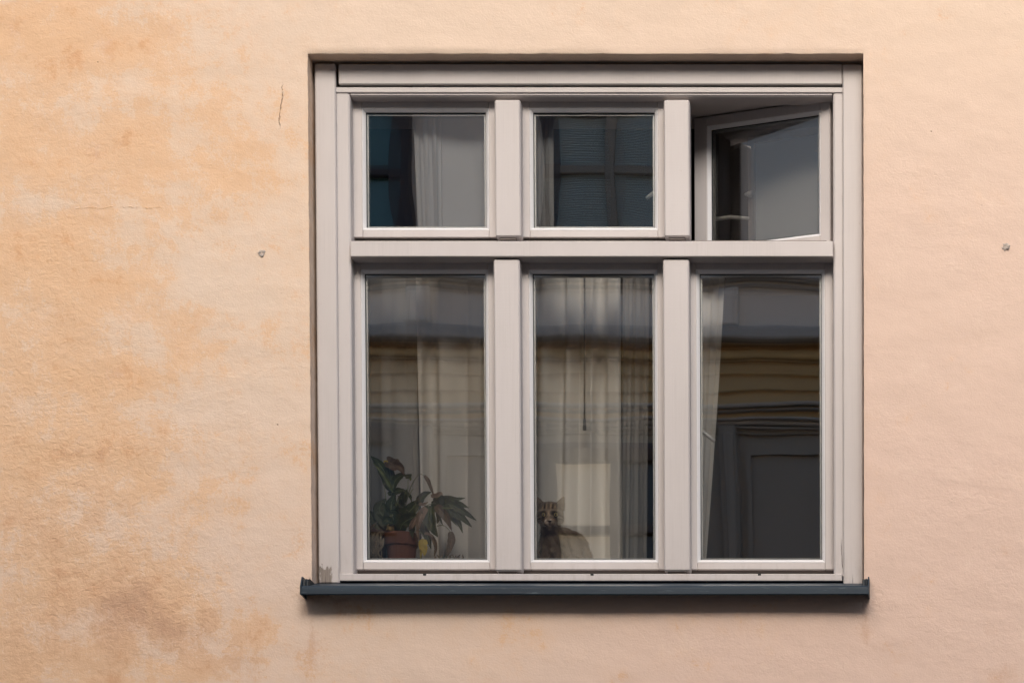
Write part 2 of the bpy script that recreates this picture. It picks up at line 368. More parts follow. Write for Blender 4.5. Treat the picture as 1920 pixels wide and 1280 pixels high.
# ================================================================== the stucco facade
EDGE_L, EDGE_R, EDGE_T, EDGE_B = WX(581, 0), WX(1619.5, 0), WZ(100.5, 0), WZ(1112, 0)
REVEAL = 0.34
def build_facade():
    fx = np.concatenate([np.arange(-5, -0.5, 0.5), np.arange(-0.5, 3.6, 0.0125), np.arange(3.6, 9.01, 0.5)])
    fz = np.concatenate([np.arange(0, 2.8, 0.4), np.arange(2.8, 5.6, 0.0125), np.arange(5.6, 7.7, 0.4)])
    def snap(a, v): a[np.argmin(np.abs(a-v))] = v
    for v in (EDGE_L, EDGE_R): snap(fx, v)
    for v in (EDGE_T, EDGE_B): snap(fz, v)
    nx_, nz_ = len(fx), len(fz); X, Z = np.meshgrid(fx, fz)
    Y = nz(X*1.3, Z*1.3, 3, 3)*0.003 + nz(X*9, Z*9, 4, 3)*0.0012
    il, ir = np.argmin(np.abs(fx-EDGE_L)), np.argmin(np.abs(fx-EDGE_R)); ib, it = np.argmin(np.abs(fz-EDGE_B)), np.argmin(np.abs(fz-EDGE_T))
    # uneven arrises round the opening
    Xj, Zj = X.copy(), Z.copy()
    chip = lambda t, sd: nz(t*30, t*0+sd, sd, 4)*0.0010 + np.minimum(0, nz(t*60, t*0+5, sd+9, 2)+0.5)*0.0035
    Xj[ib:it+1, il] += chip(fz[ib:it+1], 11); Xj[ib:it+1, ir] += chip(fz[ib:it+1], 12)*0.6
    Zj[it, il:ir+1] -= chip(fx[il:ir+1], 13)
    Y[ib:it+1, [il, ir]] = 0.0012; Y[it, il:ir+1] = 0.0012; Y[ib, il:ir+1] = 0.0
    verts = np.stack([Xj.ravel(), Y.ravel(), Zj.ravel()], 1).tolist(); faces = []
    for j in range(nz_-1):
        for i in range(nx_-1):
            if il <= i < ir and ib <= j < it: continue
            a = j*nx_+i; faces.append((a, a+1, a+nx_+1, a+nx_))
    def reveal(loop, dx, dz):
        base = len(verts); ds = (0.0013, 0.03, 0.075, REVEAL)
        for q, d in enumerate(ds):
            for a in loop:
                v = verts[a]; verts.append((v[0]+dx*0.0002, d, v[2]+dz*0.0002))
        n = len(loop); rows = [[base+q*n+k for k in range(n)] for q in range(len(ds))]
        for r0, r1 in zip(rows, rows[1:]):
            for k in range(n-1): faces.append((r0[k], r0[k+1], r1[k+1], r1[k]))
    reveal([j*nx_+il for j in range(ib, it+1)], 1, 0); reveal([j*nx_+ir for j in range(ib, it+1)], -1, 0)
    reveal([it*nx_+i for i in range(il, ir+1)], 0, -1); reveal([ib*nx_+i for i in range(il, ir+1)], 0, 0)
    # top of the wall
    base = len(verts); top = [(nz_-1)*nx_+i for i in range(nx_)]
    for a in top: verts.append((verts[a][0], 0.45, verts[a][2]))
    for k in range(nx_-1): faces.append((top[k], top[k+1], base+k+1, base+k))
    for side in (0, nx_-1):
        b2 = len(verts); ed = [j*nx_+side for j in range(nz_)]
        for a in ed: verts.append((verts[a][0], 0.45, verts[a][2]))
        for k in range(nz_-1): faces.append((ed[k], ed[k+1], b2+k+1, b2+k))
    me = bpy.data.meshes.new('stucco_wall'); me.from_pydata(verts, [], faces); me.update()
    import bmesh
    bm = bmesh.new(); bm.from_mesh(me); bmesh.ops.recalc_face_normals(bm, faces=bm.faces); bm.to_mesh(me); bm.free()
    V = np.array(verts); px = V[:, 0]/S; py = NY-(V[:, 2]-1.6)/S
    sm = lambda a, b, t: np.clip((t-a)/(b-a), 0, 1)**2*(3-2*np.clip((t-a)/(b-a), 0, 1))
    wx, wy = px+70*nz(px/130, py/130, 41, 4), py+60*nz(px/130, py/110, 42, 4)
    def blobs(lst):
        f = np.zeros(len(V))
        for cx, cy, rx, ry, s_ in lst: f += s_*np.exp(-((wx-cx)/rx)**2-((wy-cy)/ry)**2)
        return f
    och = 0.60 - 0.36*sm(100, 660, px) - 0.16*sm(600, 800, px) - 0.08*sm(1600, 1900, px)
    och = och-0.04; och += 0.75*blobs([(120,85,110,45,.55),(20,60,60,50,.25),(250,120,130,70,.22),(330,170,120,60,.15),(40,320,90,70,.2),(70,460,120,70,.55),(110,560,110,60,.3),
                  (290,280,60,70,.22),(460,340,60,60,.2),(120,740,110,70,.28),(250,700,90,30,.35),(60,880,90,60,.42),(250,850,50,40,.28),(280,905,50,35,.3),
                  (370,970,60,60,.2),(130,1080,100,50,.3),(270,1110,80,45,.35),(330,1150,60,40,.35),(470,1180,120,35,.25),(20,1230,60,60,.4),(500,380,40,60,.15),
                  (230,540,70,60,.25),(400,690,90,40,.2),(420,840,40,80,.15),(300,1250,90,40,.2),(750,1250,200,40,.1),(1100,1160,500,28,.16),(530,700,60,120,.06),
                  (110,375,90,20,-.35),(90,350,60,60,-.15),(60,20,80,16,-.3),(440,470,90,50,-.25),(210,470,60,40,-.1),(420,560,120,60,-.2),(240,620,80,40,-.2),(470,870,90,120,-.18),
                  (330,790,70,40,-.2),(150,960,130,30,-.25),(520,1120,120,50,-.2),(120,1190,120,40,-.15),(400,40,120,60,-.08)])
    crs = 0.06 + 0.16*(1-sm(250, 600, px)) + 0.95*blobs([(60,470,150,120,.35),(80,760,160,120,.4),(120,900,180,120,.5),(160,1060,200,120,.6),(300,1140,150,80,.4),(20,1240,80,80,.4),(265,830,60,40,.4),
                        (610,1130,45,22,1.6),(1400,1210,300,60,.3),(1000,1210,200,40,.2),(1830,930,120,80,.3),(1880,1100,120,200,.25),(1640,1110,26,36,.6)])
    drt_vig = -0.1 + 0.10*sm(350, 0, px)*sm(650, 950, py) + 0.19*sm(600, 1250, py)*(1-sm(500, 900, px)*0.45) + blobs([(215,1140,90,60,.4),(330,1190,60,60,.3),(270,1130,40,40,.3),(30,1240,70,60,.3),(600,1132,34,18,.9),
                  (480,600,30,200,.1),(110,1010,200,140,.22),(240,1190,220,80,.28),(60,880,120,60,.15),(570,560,30,500,.10),(1900,1000,60,250,.18),(1870,1230,160,60,.2),(1640,1118,20,30,.35),(700,1230,160,40,.15),(1500,1240,160,40,.15),(440,1250,40,40,.2)])  # lower right corner blobs paint in vignette darkening beside the real dirt
    for cx, cy, rx, ry, s_ in ((578,1185,9,55,.5),(1622,1180,9,50,.45),(770,1185,6,38,.35),(905,1200,5,45,.3),(1180,1190,7,40,.3),(1420,1195,5,50,.35),(1318,1215,9,40,-.5),(1210,1230,6,30,-.3)):
        drt_vig += s_*np.exp(-((px-cx+6*nz(py/40, py*0+cx, 51, 2))/rx)**2-((py-cy)/ry)**2)
    pch = 0.15 + 0.65*sm(620, 1650, px)*sm(-100, 500, py) + 0.35*sm(500, 1200, py)
    for nm, ar in (('ochre', och), ('coarse', np.clip(crs, 0, 2)), ('dirt_vignette', drt_vig), ('peach', np.clip(pch, 0, 1))):
        at = me.attributes.new(nm, 'FLOAT', 'POINT'); at.data.foreach_set('value', ar.astype(np.float32))
    root = link('stucco_wall', me, STUCCO, None, True)
    tag(root, 'peach and ochre weathered stucco house wall around the window', 'wall', kind='thing')
    # grey mortar plugs left by old wall anchors
    PLUG = Mat('grey_mortar', rough=0.95); PLUG.color(PLUG.mix(PLUG.noise(220, 4, 0.7), (0.40, 0.34, 0.30), (0.66, 0.57, 0.50))); PLUG.bump(PLUG.noise(300, 4, 0.7), 0.004, 1)
    for k, (px_, py_, r) in enumerate(((491, 475, 9.5), (1886, 463, 9.5))):
        c = W(px_, py_, 0); b = MB(); n = 14; vs = [(c.x, c.y-0.0004, c.z)]
        for q, (rr, yy) in enumerate(((0.35, -0.0012), (0.75, -0.0034), (1.0, 0.003))):
            for i in range(n):
                a = 2*math.pi*i/n; j = r*S*rr*random.uniform(0.55, 1.25); vs.append((c.x+j*math.cos(a), yy+random.uniform(-.001, .001), c.z+j*math.sin(a)*0.85))
        fs = [(0, 1+i, 1+(i+1) % n) for i in range(n)]
        for q in range(2):
            for i in range(n): fs.append((1+q*n+i, 1+q*n+n+i, 1+q*n+n+(i+1) % n, 1+q*n+(i+1) % n))
        b.add(vs, fs); b.build('anchor_plug', PLUG, root, True)
    return root
facade = build_facade()

# ground of the street and the pavements
ASPH = Mat('asphalt', rough=0.9); ASPH.color(ASPH.mix(ASPH.noise(60, 6, 0.7), (0.035, 0.035, 0.036), (0.075, 0.073, 0.07))); ASPH.bump(ASPH.noise(200, 3), 0.004)
PAVE = Mat('granite_paving', rough=0.85); PAVE.color(PAVE.mix(PAVE.noise(30, 6, 0.7), (0.20, 0.19, 0.18), (0.30, 0.285, 0.27)))
b = MB(); b.box(-150, 150, -150, 150, -0.4, -0.12); tag(b.build('road', ASPH), kind='structure')
b = MB(); b.box(-40, 40, -2.2, -0.004, -0.119, 0.0, 0.01); tag(b.build('pavement', PAVE), kind='structure')
b = MB(); b.box(-40, 40, OPP-0.1, OPP+2.2, -0.119, 0.0, 0.01); tag(b.build('pavement', PAVE), kind='structure')

# the dark room behind the window
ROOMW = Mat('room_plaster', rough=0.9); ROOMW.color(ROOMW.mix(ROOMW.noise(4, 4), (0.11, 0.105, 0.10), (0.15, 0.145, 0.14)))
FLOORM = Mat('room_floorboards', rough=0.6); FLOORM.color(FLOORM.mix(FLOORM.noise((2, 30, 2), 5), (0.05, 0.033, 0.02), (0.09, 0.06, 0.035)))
ZS = WZ(1078, 0.16)              # top of the inner window board
rx0, rx1, ry0, ry1, rz0, rz1 = EDGE_L-0.9, EDGE_R+0.9, REVEAL+0.004, REVEAL+3.6, ZS-0.8, EDGE_T+0.45
t = 0.1
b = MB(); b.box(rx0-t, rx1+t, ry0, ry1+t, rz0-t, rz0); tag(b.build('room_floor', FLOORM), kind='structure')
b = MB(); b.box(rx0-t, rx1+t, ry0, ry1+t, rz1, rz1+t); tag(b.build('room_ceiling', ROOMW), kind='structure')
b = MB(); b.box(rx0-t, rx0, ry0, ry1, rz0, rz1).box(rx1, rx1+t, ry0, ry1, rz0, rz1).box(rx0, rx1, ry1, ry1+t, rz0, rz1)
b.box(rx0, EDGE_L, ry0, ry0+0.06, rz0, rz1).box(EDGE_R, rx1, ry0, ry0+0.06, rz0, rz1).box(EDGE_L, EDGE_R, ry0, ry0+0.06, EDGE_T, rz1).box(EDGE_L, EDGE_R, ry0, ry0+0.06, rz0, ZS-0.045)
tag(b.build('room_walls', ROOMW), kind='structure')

# ================================================================== the window
YC, YF, YS = 0.060, 0.074, 0.118      # fronts of cover boards, frame, sashes
win = empty('window', (W(1100, 1095, 0.1)))
tag(win, 'six-pane painted wooden window with its upper right sash swung open', 'window', kind='thing')
def wbuild(b, name, mat=PAINT, parent=None, smooth=False):
    o = b.build(name, mat, None, smooth); p = parent or win
    o.parent = p; o.matrix_parent_inverse = Matrix.Translation(-(win.location)); 
    if p is not win: o.matrix_parent_inverse = Matrix.Identity(4)
    return o
def pbox(px0, px1, py0, py1, y0, y1, bev=0.0015, b=None):
    b = b or MB()
    return b.box(WX(px0, y0, (py0+py1)/2), WX(px1, y0, (py0+py1)/2), y0, y1, WZ(py1, y0, (px0+px1)/2), WZ(py0, y0, (px0+px1)/2), bev)
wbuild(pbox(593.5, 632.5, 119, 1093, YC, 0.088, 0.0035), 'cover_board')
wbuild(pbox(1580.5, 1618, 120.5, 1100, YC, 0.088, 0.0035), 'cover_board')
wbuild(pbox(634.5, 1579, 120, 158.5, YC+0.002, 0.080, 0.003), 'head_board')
# fixed frame: jambs, head, foot
def jamb(px0, px1, edge):
    y0 = YF; x0, x1 = WX(px0, y0), WX(px1, y0); z0, z1 = WZ(1079.5, y0), WZ(174.5, y0); b = MB()
    c = 0.007
    if edge > 0: prof = [(x0, 0.172), (x0, y0), (x1-c, y0), (x1-c*0.3, y0+0.003), (x1, y0+0.010), (x1, 0.172)]
    else: prof = [(x1, 0.172), (x1, y0), (x0+c, y0), (x0+c*0.3, y0+0.003), (x0, y0+0.010), (x0, 0.172)]
    n = len(prof); vs = [(x, y, z0) for x, y in prof]+[(x, y, z1) for x, y in prof]
    fs = [(k, (k+1) % n, n+(k+1) % n, n+k) for k in range(n)]+[tuple(range(n)), tuple(range(n, 2*n))]
    b.add(vs, fs); return wbuild(b, 'frame_jamb')
jamb(600, 660, 1); jamb(1562, 1612, -1)
wbuild(pbox(600, 1612, 163.5, 174, YF-0.004, 0.172, 0.002), 'frame_head')
b = MB(); x0, x1 = WX(661, YF), WX(1561, YF); za, zb = WZ(174.4, YF), WZ(181, YF)
b.extrude_x(x0, x1, [(YF+0.001, za), (YF+0.001, WZ(178, YF)), (YF+0.007, zb), (0.15, zb), (0.15, za)]); wbuild(b, 'frame_lip')
wbuild(pbox(634, 1579, 1075, 1088.5, YF-0.008, 0.172, 0.002), 'frame_foot')
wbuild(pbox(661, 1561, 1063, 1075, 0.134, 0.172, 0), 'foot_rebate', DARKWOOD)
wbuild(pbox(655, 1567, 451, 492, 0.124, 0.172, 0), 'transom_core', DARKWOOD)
wbuild(pbox(657, 1562, 452, 481, YC-0.006, 0.123, 0.002), 'transom_rail')
for cx in (952, 1269):
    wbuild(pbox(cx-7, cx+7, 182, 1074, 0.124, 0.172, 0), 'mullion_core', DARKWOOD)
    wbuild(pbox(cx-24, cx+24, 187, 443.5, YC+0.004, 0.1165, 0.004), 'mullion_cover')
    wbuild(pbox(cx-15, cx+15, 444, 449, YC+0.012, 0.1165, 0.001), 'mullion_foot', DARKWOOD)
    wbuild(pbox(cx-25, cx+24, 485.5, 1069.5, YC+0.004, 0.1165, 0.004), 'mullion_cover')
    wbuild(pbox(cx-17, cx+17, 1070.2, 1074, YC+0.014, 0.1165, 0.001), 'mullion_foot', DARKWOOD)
for px in (796, 1110, 1424):     # drain notches
    wbuild(pbox(px-3, px+3, 1074.3, 1078, YF-0.0095, YF+0.004, 0.0008), 'drain_slot', RUBBER)

def pane(parent, x0, x1, z0, z1, y, bow, mat, name='pane', M4=None):
    nu, nv = 16, 24; vs, fs = [], []
    for j in range(nv+1):
        for i in range(nu+1):
            u, v = i/nu*2-1, j/nv*2-1
            vs.append((x0+(x1-x0)*i/nu, y+bow*(1-u*u)*(1-v*v), z0+(z1-z0)*j/nv))
    for j in range(nv):
        for i in range(nu): a = j*(nu+1)+i; fs.append((a, a+1, a+nu+2, a+nu+1))
    me = bpy.data.meshes.new(name); me.from_pydata(vs, [], fs); me.update()
    o = link(name, me, mat, None, True); return o
def sash(gx0, gx1, gy0, gy1, handle=None, swing=0.0, bows=(0.00035, -0.00045), tilt=0.0, extra=0.0):
    """glass edges in photo pixels; built in place, then turned about its right hinge"""
    xm, ym = (gx0+gx1)/2, (gy0+gy1)/2; yg = 0.1320
    x0, x1 = WX(gx0, yg, ym), WX(gx1, yg, ym); z0, z1 = WZ(gy1, yg, xm), WZ(gy0, yg, xm)
    side, bead = 0.0425, 0.0098
    st, sb = side, 0.0315
    X0, X1, Z0, Z1 = x0-side-extra, x1+side, z0-sb, z1+0.0385
    pts = {}
    b = MB()
    # stiles and rails around the bead, with rounded front arrises
    bx0, bx1, bz0, bz1 = x0-bead, x1+bead, z0-bead, z1+bead
    r = 0.003
    b.box(X0, bx0, YS, 0.1700, Z0, Z1, r*0.6).box(bx1, X1, YS, 0.1700, Z0, Z1, r*0.6)
    b.box(bx0+0.0003, bx1-0.0003, YS+0.0004, 0.1700, Z0, bz0, r*0.6).box(bx0+0.0003, bx1-0.0003, YS+0.0004, 0.1700, bz1, Z1, r*0.6)
    objs = []
    root = b.build('sash', PAINT); 
    b = MB(); b.ring(bx0, bx1, bz0, bz1, [(0, YS+0.03), (0, YS+0.0012), (0.0012, YS+0.0008), (0.0065, YS+0.0062), (0.0098, YS+0.0105), (0.0098, YS+0.0135), (0.0088, YS+0.03)])
    objs.append(b.build('glazing_bead', BEAD))
    b = MB(); b.ring(bx0, bx1, bz0, bz1, [(0.006, 0.1316), (0.0114, 0.1316), (0.0114, 0.1345), (0.006, 0.1345)]); objs.append(b.build('gasket', RUBBER))
    b = MB(); b.ring(bx0, bx1, bz0, bz1, [(0.006, 0.1375), (0.0165, 0.1375), (0.0165, 0.1465), (0.006, 0.1465)]); objs.append(b.build('spacer', ALU))
    objs.append(pane(root, bx0+0.004, bx1-0.004, bz0+0.004, bz1-0.004, 0.1355, bows[0], GLASS_A))
    objs.append(pane(root, bx0+0.004, bx1-0.004, bz0+0.004, bz1-0.004, 0.1485, bows[1], GLASS_B))
    b = MB(); b.ring(bx0, bx1, bz0, bz1, [(0.0, 0.1515), (0.011, 0.1515), (0.004, 0.1640), (0, 0.1640)]); objs.append(b.build('inner_bead', PAINT))
    if handle:
        (hx, hy), (tx, ty), sx = handle
        yh = 0.2090; p = W(hx, hy, yh); q = W(tx, ty, yh)
        sxw = bx1+0.018 if sx > 0 else bx0-0.018
        b = MB(); b.tube([(sxw, yh, p.z+0.004*0), (sxw+(p.x-sxw)*0.2, yh+0.002, p.z), tuple(p), tuple(p+(q-p)*0.6), tuple(q)], [0.0065, 0.0065, 0.0062, 0.0058, 0.0052], 12)
        b.tube([(sxw, 0.1705, p.z), (sxw, yh+0.004, p.z)], 0.006, 12)
        h = b.build('handle', CHROME, None, True); objs.append(h)
        b = MB(); b.box(sxw-0.014, sxw+0.014, 0.1705, 0.1790, p.z-0.035, p.z+0.035, 0.003); pl = b.build('handle_plate', CHROME); objs.append(pl)
    for o in objs: o.parent = root
    root.parent = win
    T = Matrix.Translation(-win.location)
    if swing or tilt:
        h = Vector((X1-0.004, 0.1640, Z0))
        T = T @ Matrix.Translation(h) @ Matrix.Rotation(-swing, 4, 'Z') @ Matrix.Translation(-h)
    root.matrix_parent_inverse = T
    return root, (X0, X1, Z0, Z1)
U, L = (212, 428), (514, 1049.5)
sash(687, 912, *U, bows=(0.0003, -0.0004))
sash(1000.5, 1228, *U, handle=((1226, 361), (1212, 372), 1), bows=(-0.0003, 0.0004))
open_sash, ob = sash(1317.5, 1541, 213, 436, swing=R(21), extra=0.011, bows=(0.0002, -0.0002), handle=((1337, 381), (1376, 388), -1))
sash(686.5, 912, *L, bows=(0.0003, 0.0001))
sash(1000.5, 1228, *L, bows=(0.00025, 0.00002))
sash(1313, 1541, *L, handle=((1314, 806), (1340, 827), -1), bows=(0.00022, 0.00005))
for (xa, xb, za, zb_) in ((EDGE_L+0.004, EDGE_L+0.03, ZS+0.002, WZ(174, 0.074)), (EDGE_R-0.03, EDGE_R-0.004, ZS+0.002, WZ(174, 0.074)), (EDGE_L+0.004, EDGE_R-0.004, WZ(174, 0.074)+0.001, WZ(174, 0.074)+0.02)):
    b = MB(); b.box(xa, xb, 0.174, REVEAL+0.05, za, zb_, 0.002); wbuild(b, 'lining', PAINT)
# inner window board the cat and the pot stand on
b = MB(); b.box(EDGE_L+0.006, EDGE_R-0.006, 0.174, REVEAL+0.16, ZS-0.035, ZS, 0.004); wbuild(b, 'inner_board', PAINT)

# metal sill with turned-up ends
sy = -0.068
sx0, sx1 = WX(563.5, sy, 1106), WX(1628.5, sy, 1106)
zt, zb = WZ(1098, sy), WZ(1114.5, sy)
zback = WZ(1090.5, 0.07)
prof = [(0.085, zback), (0.03, zback-0.014), (sy+0.012, zt+0.0035), (sy+0.004, zt+0.0015), (sy+0.0006, zt-0.003), (sy, zt-0.008), (sy-0.001, zb+0.003), (sy+0.0015, zb),
        (sy+0.012, zb+0.002), (sy+0.012, zb+0.0045), (sy+0.003, zb+0.0035), (sy+0.003, zt-0.008), (sy+0.006, zt-0.003), (0.03, zback-0.017), (0.085, zback-0.003)]
b = MB(); b.extrude_x(sx0, sx1, prof, 40)
rr = np.random.default_rng(5)
b.v = [(x, y+0.0004*math.sin(x*9.0)+0.0002*math.sin(x*31), z+0.0004*math.sin(x*5.3+1)) for x, y, z in b.v]
sill = wbuild(b, 'sill', SILL)
def end_cap(xa, xb):
    z1 = WZ(1084, -0.02); b = MB()
    pr = [(sy-0.0018, zb+0.001), (sy-0.0018, zt), (sy+0.008, zt+0.012), (sy+0.022, z1), (0.0, z1+0.001), (0.004, z1-0.004), (0.004, zb+0.001)]
    b.extrude_x(xa, xb, pr); o = b.build('end_cap', SILL); o.parent = sill
end_cap(sx0-0.0015, sx0+0.0025); end_cap(sx1-0.0025, sx1+0.0015)
SILLK = Mat('black_sealed_metal', rough=0.5, color=(0.012, 0.016, 0.019)); SILLK.bump(SILLK.noise(90, 4, 0.6), 0.003, 0.7)
def upstand(xa, xb):
    zt_ = WZ(1085.5, -0.03); pr = [(-0.05, zt+0.004), (-0.046, zt_-0.004), (-0.036, zt_), (0.05, zt_-0.002), (0.05, zt-0.004), (-0.04, zt-0.004)]
    b = MB(); b.extrude_x(xa, xb, pr, 6); b.v = [(x, y+0.0015*math.sin(x*700), z+0.0012*math.sin(x*520+1)) for x, y, z in b.v]; o = b.build('upstand', SILLK); o.parent = sill
upstand(sx0+0.003, WX(592.5, 0.05, 1090)); upstand(WX(1619.5, 0.05, 1090), sx1-0.003)

# ================================================================== the house across the street (seen mirrored in the panes)
HW = Mat('grey_render', rough=0.9); HW.color(HW.mix(HW.noise(1.2, 6, 0.6), (0.82, 0.735, 0.64), (0.88, 0.80, 0.705)))
HL = Mat('brown_grey_render', rough=0.9); HL.color(HL.mix(HL.noise(1.2, 6, 0.6), (0.28, 0.255, 0.215), (0.36, 0.33, 0.285)))
HF = Mat('shaded_ochre_render', rough=0.9); HF.color(HF.mix(HF.noise(2.5, 6, 0.65), (0.50, 0.35, 0.17), (0.62, 0.45, 0.24)))  # ochre darkened to carry the shade under the ledge
HC = Mat('blue_grey_net_curtain', rough=0.7); HC.color(HC.mix(HC.noise((9, 9, 0.8), 4), (0.22, 0.40, 0.44), (0.70, 0.82, 0.86)))
HO = Mat('ochre_render', rough=0.9); HO.color(HO.mix(HO.noise(1.5, 6, 0.6), (0.62, 0.44, 0.21), (0.70, 0.52, 0.27)))
HM = Mat('blue_grey_moulding', rough=0.8); HM.color(HM.mix(HM.noise(2, 5), (0.42, 0.40, 0.37), (0.54, 0.515, 0.48)))
HD = Mat('dark_window_wood', rough=0.5, color=(0.055, 0.04, 0.042))
HG = Mat('dark_teal_window_glass', rough=0.08, spec=0.6); HG.color(HG.mix(HG.noise((4, 4, 0.8), 4), (0.03, 0.085, 0.095), (0.13, 0.30, 0.32)))
HN = Mat('dark_neutral_window_glass', rough=0.08, spec=0.5); HN.color(HN.mix(HN.noise((4, 4, 0.8), 4), (0.022, 0.021, 0.02), (0.055, 0.052, 0.05)))
HB = Mat('pale_blind_slat', rough=0.6, color=(0.66, 0.72, 0.74))
HR = Mat('brown_roof', rough=0.8, color=(0.10, 0.06, 0.045))
LIT = Mat('lit_cream_curtain', rough=0.8, color=(0.6, 0.55, 0.45)); LIT.b.inputs['Emission Color'].default_value = (1.0, 0.80, 0.55, 1); LIT.b.inputs['Emission Strength'].default_value = 0.15
house = empty('facing_house', (1.5, OPP, 0))
tag(house, 'grey and ochre house across the street, mirrored in the panes', 'house')
def hbuild(b, name, mat, parent=None):
    o = b.build(name, mat); p = parent or house; o.parent = p
    if p is house: o.matrix_parent_inverse = Matrix.Translation(-house.location)
    return o
HX0, HX1, HTOP = -3.0, 13.0, 9.25
hz = lambda py, y=OPP: MZ(py, y)
b = MB(); b.box(HX0, HX1, OPP-7, OPP, 0, hz(800)); hbuild(b, 'wall', HL)
b = MB(); b.box(HX0, HX1, OPP-7, OPP-0.003, hz(800)+0.001, hz(640)); hbuild(b, 'frieze', HF)
b = MB(); b.box(HX0, HX1, OPP-7, OPP, hz(640)+0.001, hz(470)); hbuild(b, 'wall', HW)
b = MB(); b.box(HX0, HX1, OPP-7, OPP-0.003, hz(470)+0.001, HTOP); hbuild(b, 'wall', HW)
def course(py0, py1, out, mat=HM, name='string_course'):
    y = OPP+out; b = MB(); b.box(HX0+0.01, HX1-0.01, OPP-0.02, y, MZ(py1, y), MZ(py0, y), 0.01); hbuild(b, name, mat)
course(612, 634, 0.20); course(635, 641, 0.12, HL, 'moulding'); course(643, 647, 0.07, HF, 'moulding'); course(700, 703, 0.03, HO, 'moulding'); course(733, 736, 0.03, HF, 'moulding'); course(768, 771, 0.05, HL, 'moulding'); course(801, 804, 0.04, HM, 'moulding'); course(812, 814, 0.03, HL, 'moulding'); course(657, 671, 0.06, HO, 'moulding'); course(676, 679, 0.03, HF, 'moulding')
course(756, 762, 0.06); course(783, 787, 0.10); course(789, 797, 0.06); course(519, 526, 0.09, HM); course(529, 533, 0.05, HM); course(541, 545, 0.04, HM)
b = MB(); b.box(HX0-0.1, HX1+0.1, OPP-7, OPP+0.45, HTOP, HTOP+0.12, 0.03); hbuild(b, 'eaves', HW)
b = MB(); b.extrude_x(HX0-0.1, HX1+0.1, [(OPP+0.3, HTOP+0.121), (OPP-7, HTOP+0.121), (OPP-3.5, HTOP+0.8)]); hbuild(b, 'roof', HR)
def pil(px0, px1, py0, py1, out, mat=None):
    y = OPP+out; b = MB(); b.box(MX(px0, y), MX(px1, y), OPP-0.01, y, MZ(py1, y), MZ(py0, y), 0.008); hbuild(b, 'pilaster', mat or HW)
for k in (-1, 0, 1, 2):
    o_ = k*580
    pil(762+o_, 808+o_, 544.5, 611, 0.05); pil(770+o_, 800+o_, 545, 610.5, 0.075); pil(776+o_, 808+o_, 798, 1250, 0.06, HL); pil(784+o_, 802+o_, 812, 1240, 0.085, HL)
    y = OPP+0.03; b = MB(); b.ring(MX(822+o_, y), MX(1020+o_, y), MZ(1240, y), MZ(843, y), [(0, OPP-0.01), (0, y), (0.03, y), (0.03, OPP-0.01)]); hbuild(b, 'panel_moulding', HL)
def facing_window(px0, px1, py0, py1, mull, bar, lit=False, blind=False):
    y = OPP+0.10; b = MB(); x0, x1, z0, z1 = MX(px0, y), MX(px1, y), MZ(py1, y), MZ(py0, y)
    b.ring(x0-0.11, x1+0.11, z0-0.11, z1+0.11, [(0, OPP-0.01), (0, y), (0.04, y+0.02), (0.11, y), (0.11, OPP-0.01)]); w = hbuild(b, 'window', HD)
    if lit is not None:
        b = MB(); b.box(x0, MX(mull, y) if lit else x1, OPP+0.004, OPP+0.02, z0, z1); hbuild(b, 'pane', LIT if lit else (HC if blind else HN if py0 > 500 else HG), w)
        if lit: b = MB(); b.box(MX(mull, y)+0.001, x1, OPP+0.004, OPP+0.02, z0, z1); hbuild(b, 'pane', HN, w)
    hb = HL if blind else HD; b = MB(); xm = MX(mull, y); zm = MZ(bar, y); b.box(xm-0.035, xm+0.035, OPP+0.02, OPP+0.09, z0, z1, 0.004); hbuild(b, 'mullion', hb, w)
    b = MB(); b.box(x0, xm-0.036, OPP+0.021, OPP+0.08, zm-0.028, zm+0.028, 0.004).box(xm+0.036, x1, OPP+0.021, OPP+0.08, zm-0.028, zm+0.028, 0.004); hbuild(b, 'glazing_bar', hb, w)
    if blind:
        me = None; z = z0+0.02; i = 0
        while z < z1-0.01:
            if me is None: b_ = MB(); b_.add([(x0+.01, OPP+0.0215, z0), (x1-.01, OPP+0.0215, z0), (x1-.01, OPP+0.036, z0+0.006), (x0+.01, OPP+0.036, z0+0.006)], [(0, 1, 2, 3)]); me = b_.mesh('slat'); me.materials.append(HB.m)
            s_ = bpy.data.objects.new('slat', me); col.objects.link(s_); s_.parent = w; s_.location.z = z-z0; z += 0.0175
    return w
for k, (a, c) in enumerate(((1040, 1262), (520, 742), (1560, 1782))):
    facing_window(a, c, 195, 455, a+110, 316, blind=(k == 0))
facing_window(1047, 1255, 862, 1260, 1150, 987, lit=True); facing_window(590, 744, 826, 1260, 667, 987); facing_window(1627, 1835, 862, 1260, 1730, 987)

# taller neighbour, added to keep bright sky out of the open sash's reflection
nb = empty('added_tall_house', (-8, OPP, 0)); tag(nb, 'tall plain grey house added across the street to block sky in the open sash', 'house')
def nbuild(b, name, mat):
    o = b.build(name, mat); o.parent = nb; o.matrix_parent_inverse = Matrix.Translation(-nb.location); return o
b = MB(); b.box(-16, -3.005, OPP-7, OPP+0.05, 0, 14.0); nbuild(b, 'wall', HW)
for z_ in (5.2, 8.4, 12.6): b = MB(); b.box(-15.99, -3.02, OPP, OPP+0.14, z_, z_+0.22, 0.03); nbuild(b, 'string_course', HW)
b = MB(); b.box(-16.1, -2.9, OPP-7.1, OPP+0.4, 14.001, 14.2, 0.04); nbuild(b, 'eaves', HM)
b = MB(); b.extrude_x(-16.1, -2.9, [(OPP+0.3, 14.201), (OPP-7, 14.201), (OPP-3.4, 15.4)]); nbuild(b, 'roof', HR)
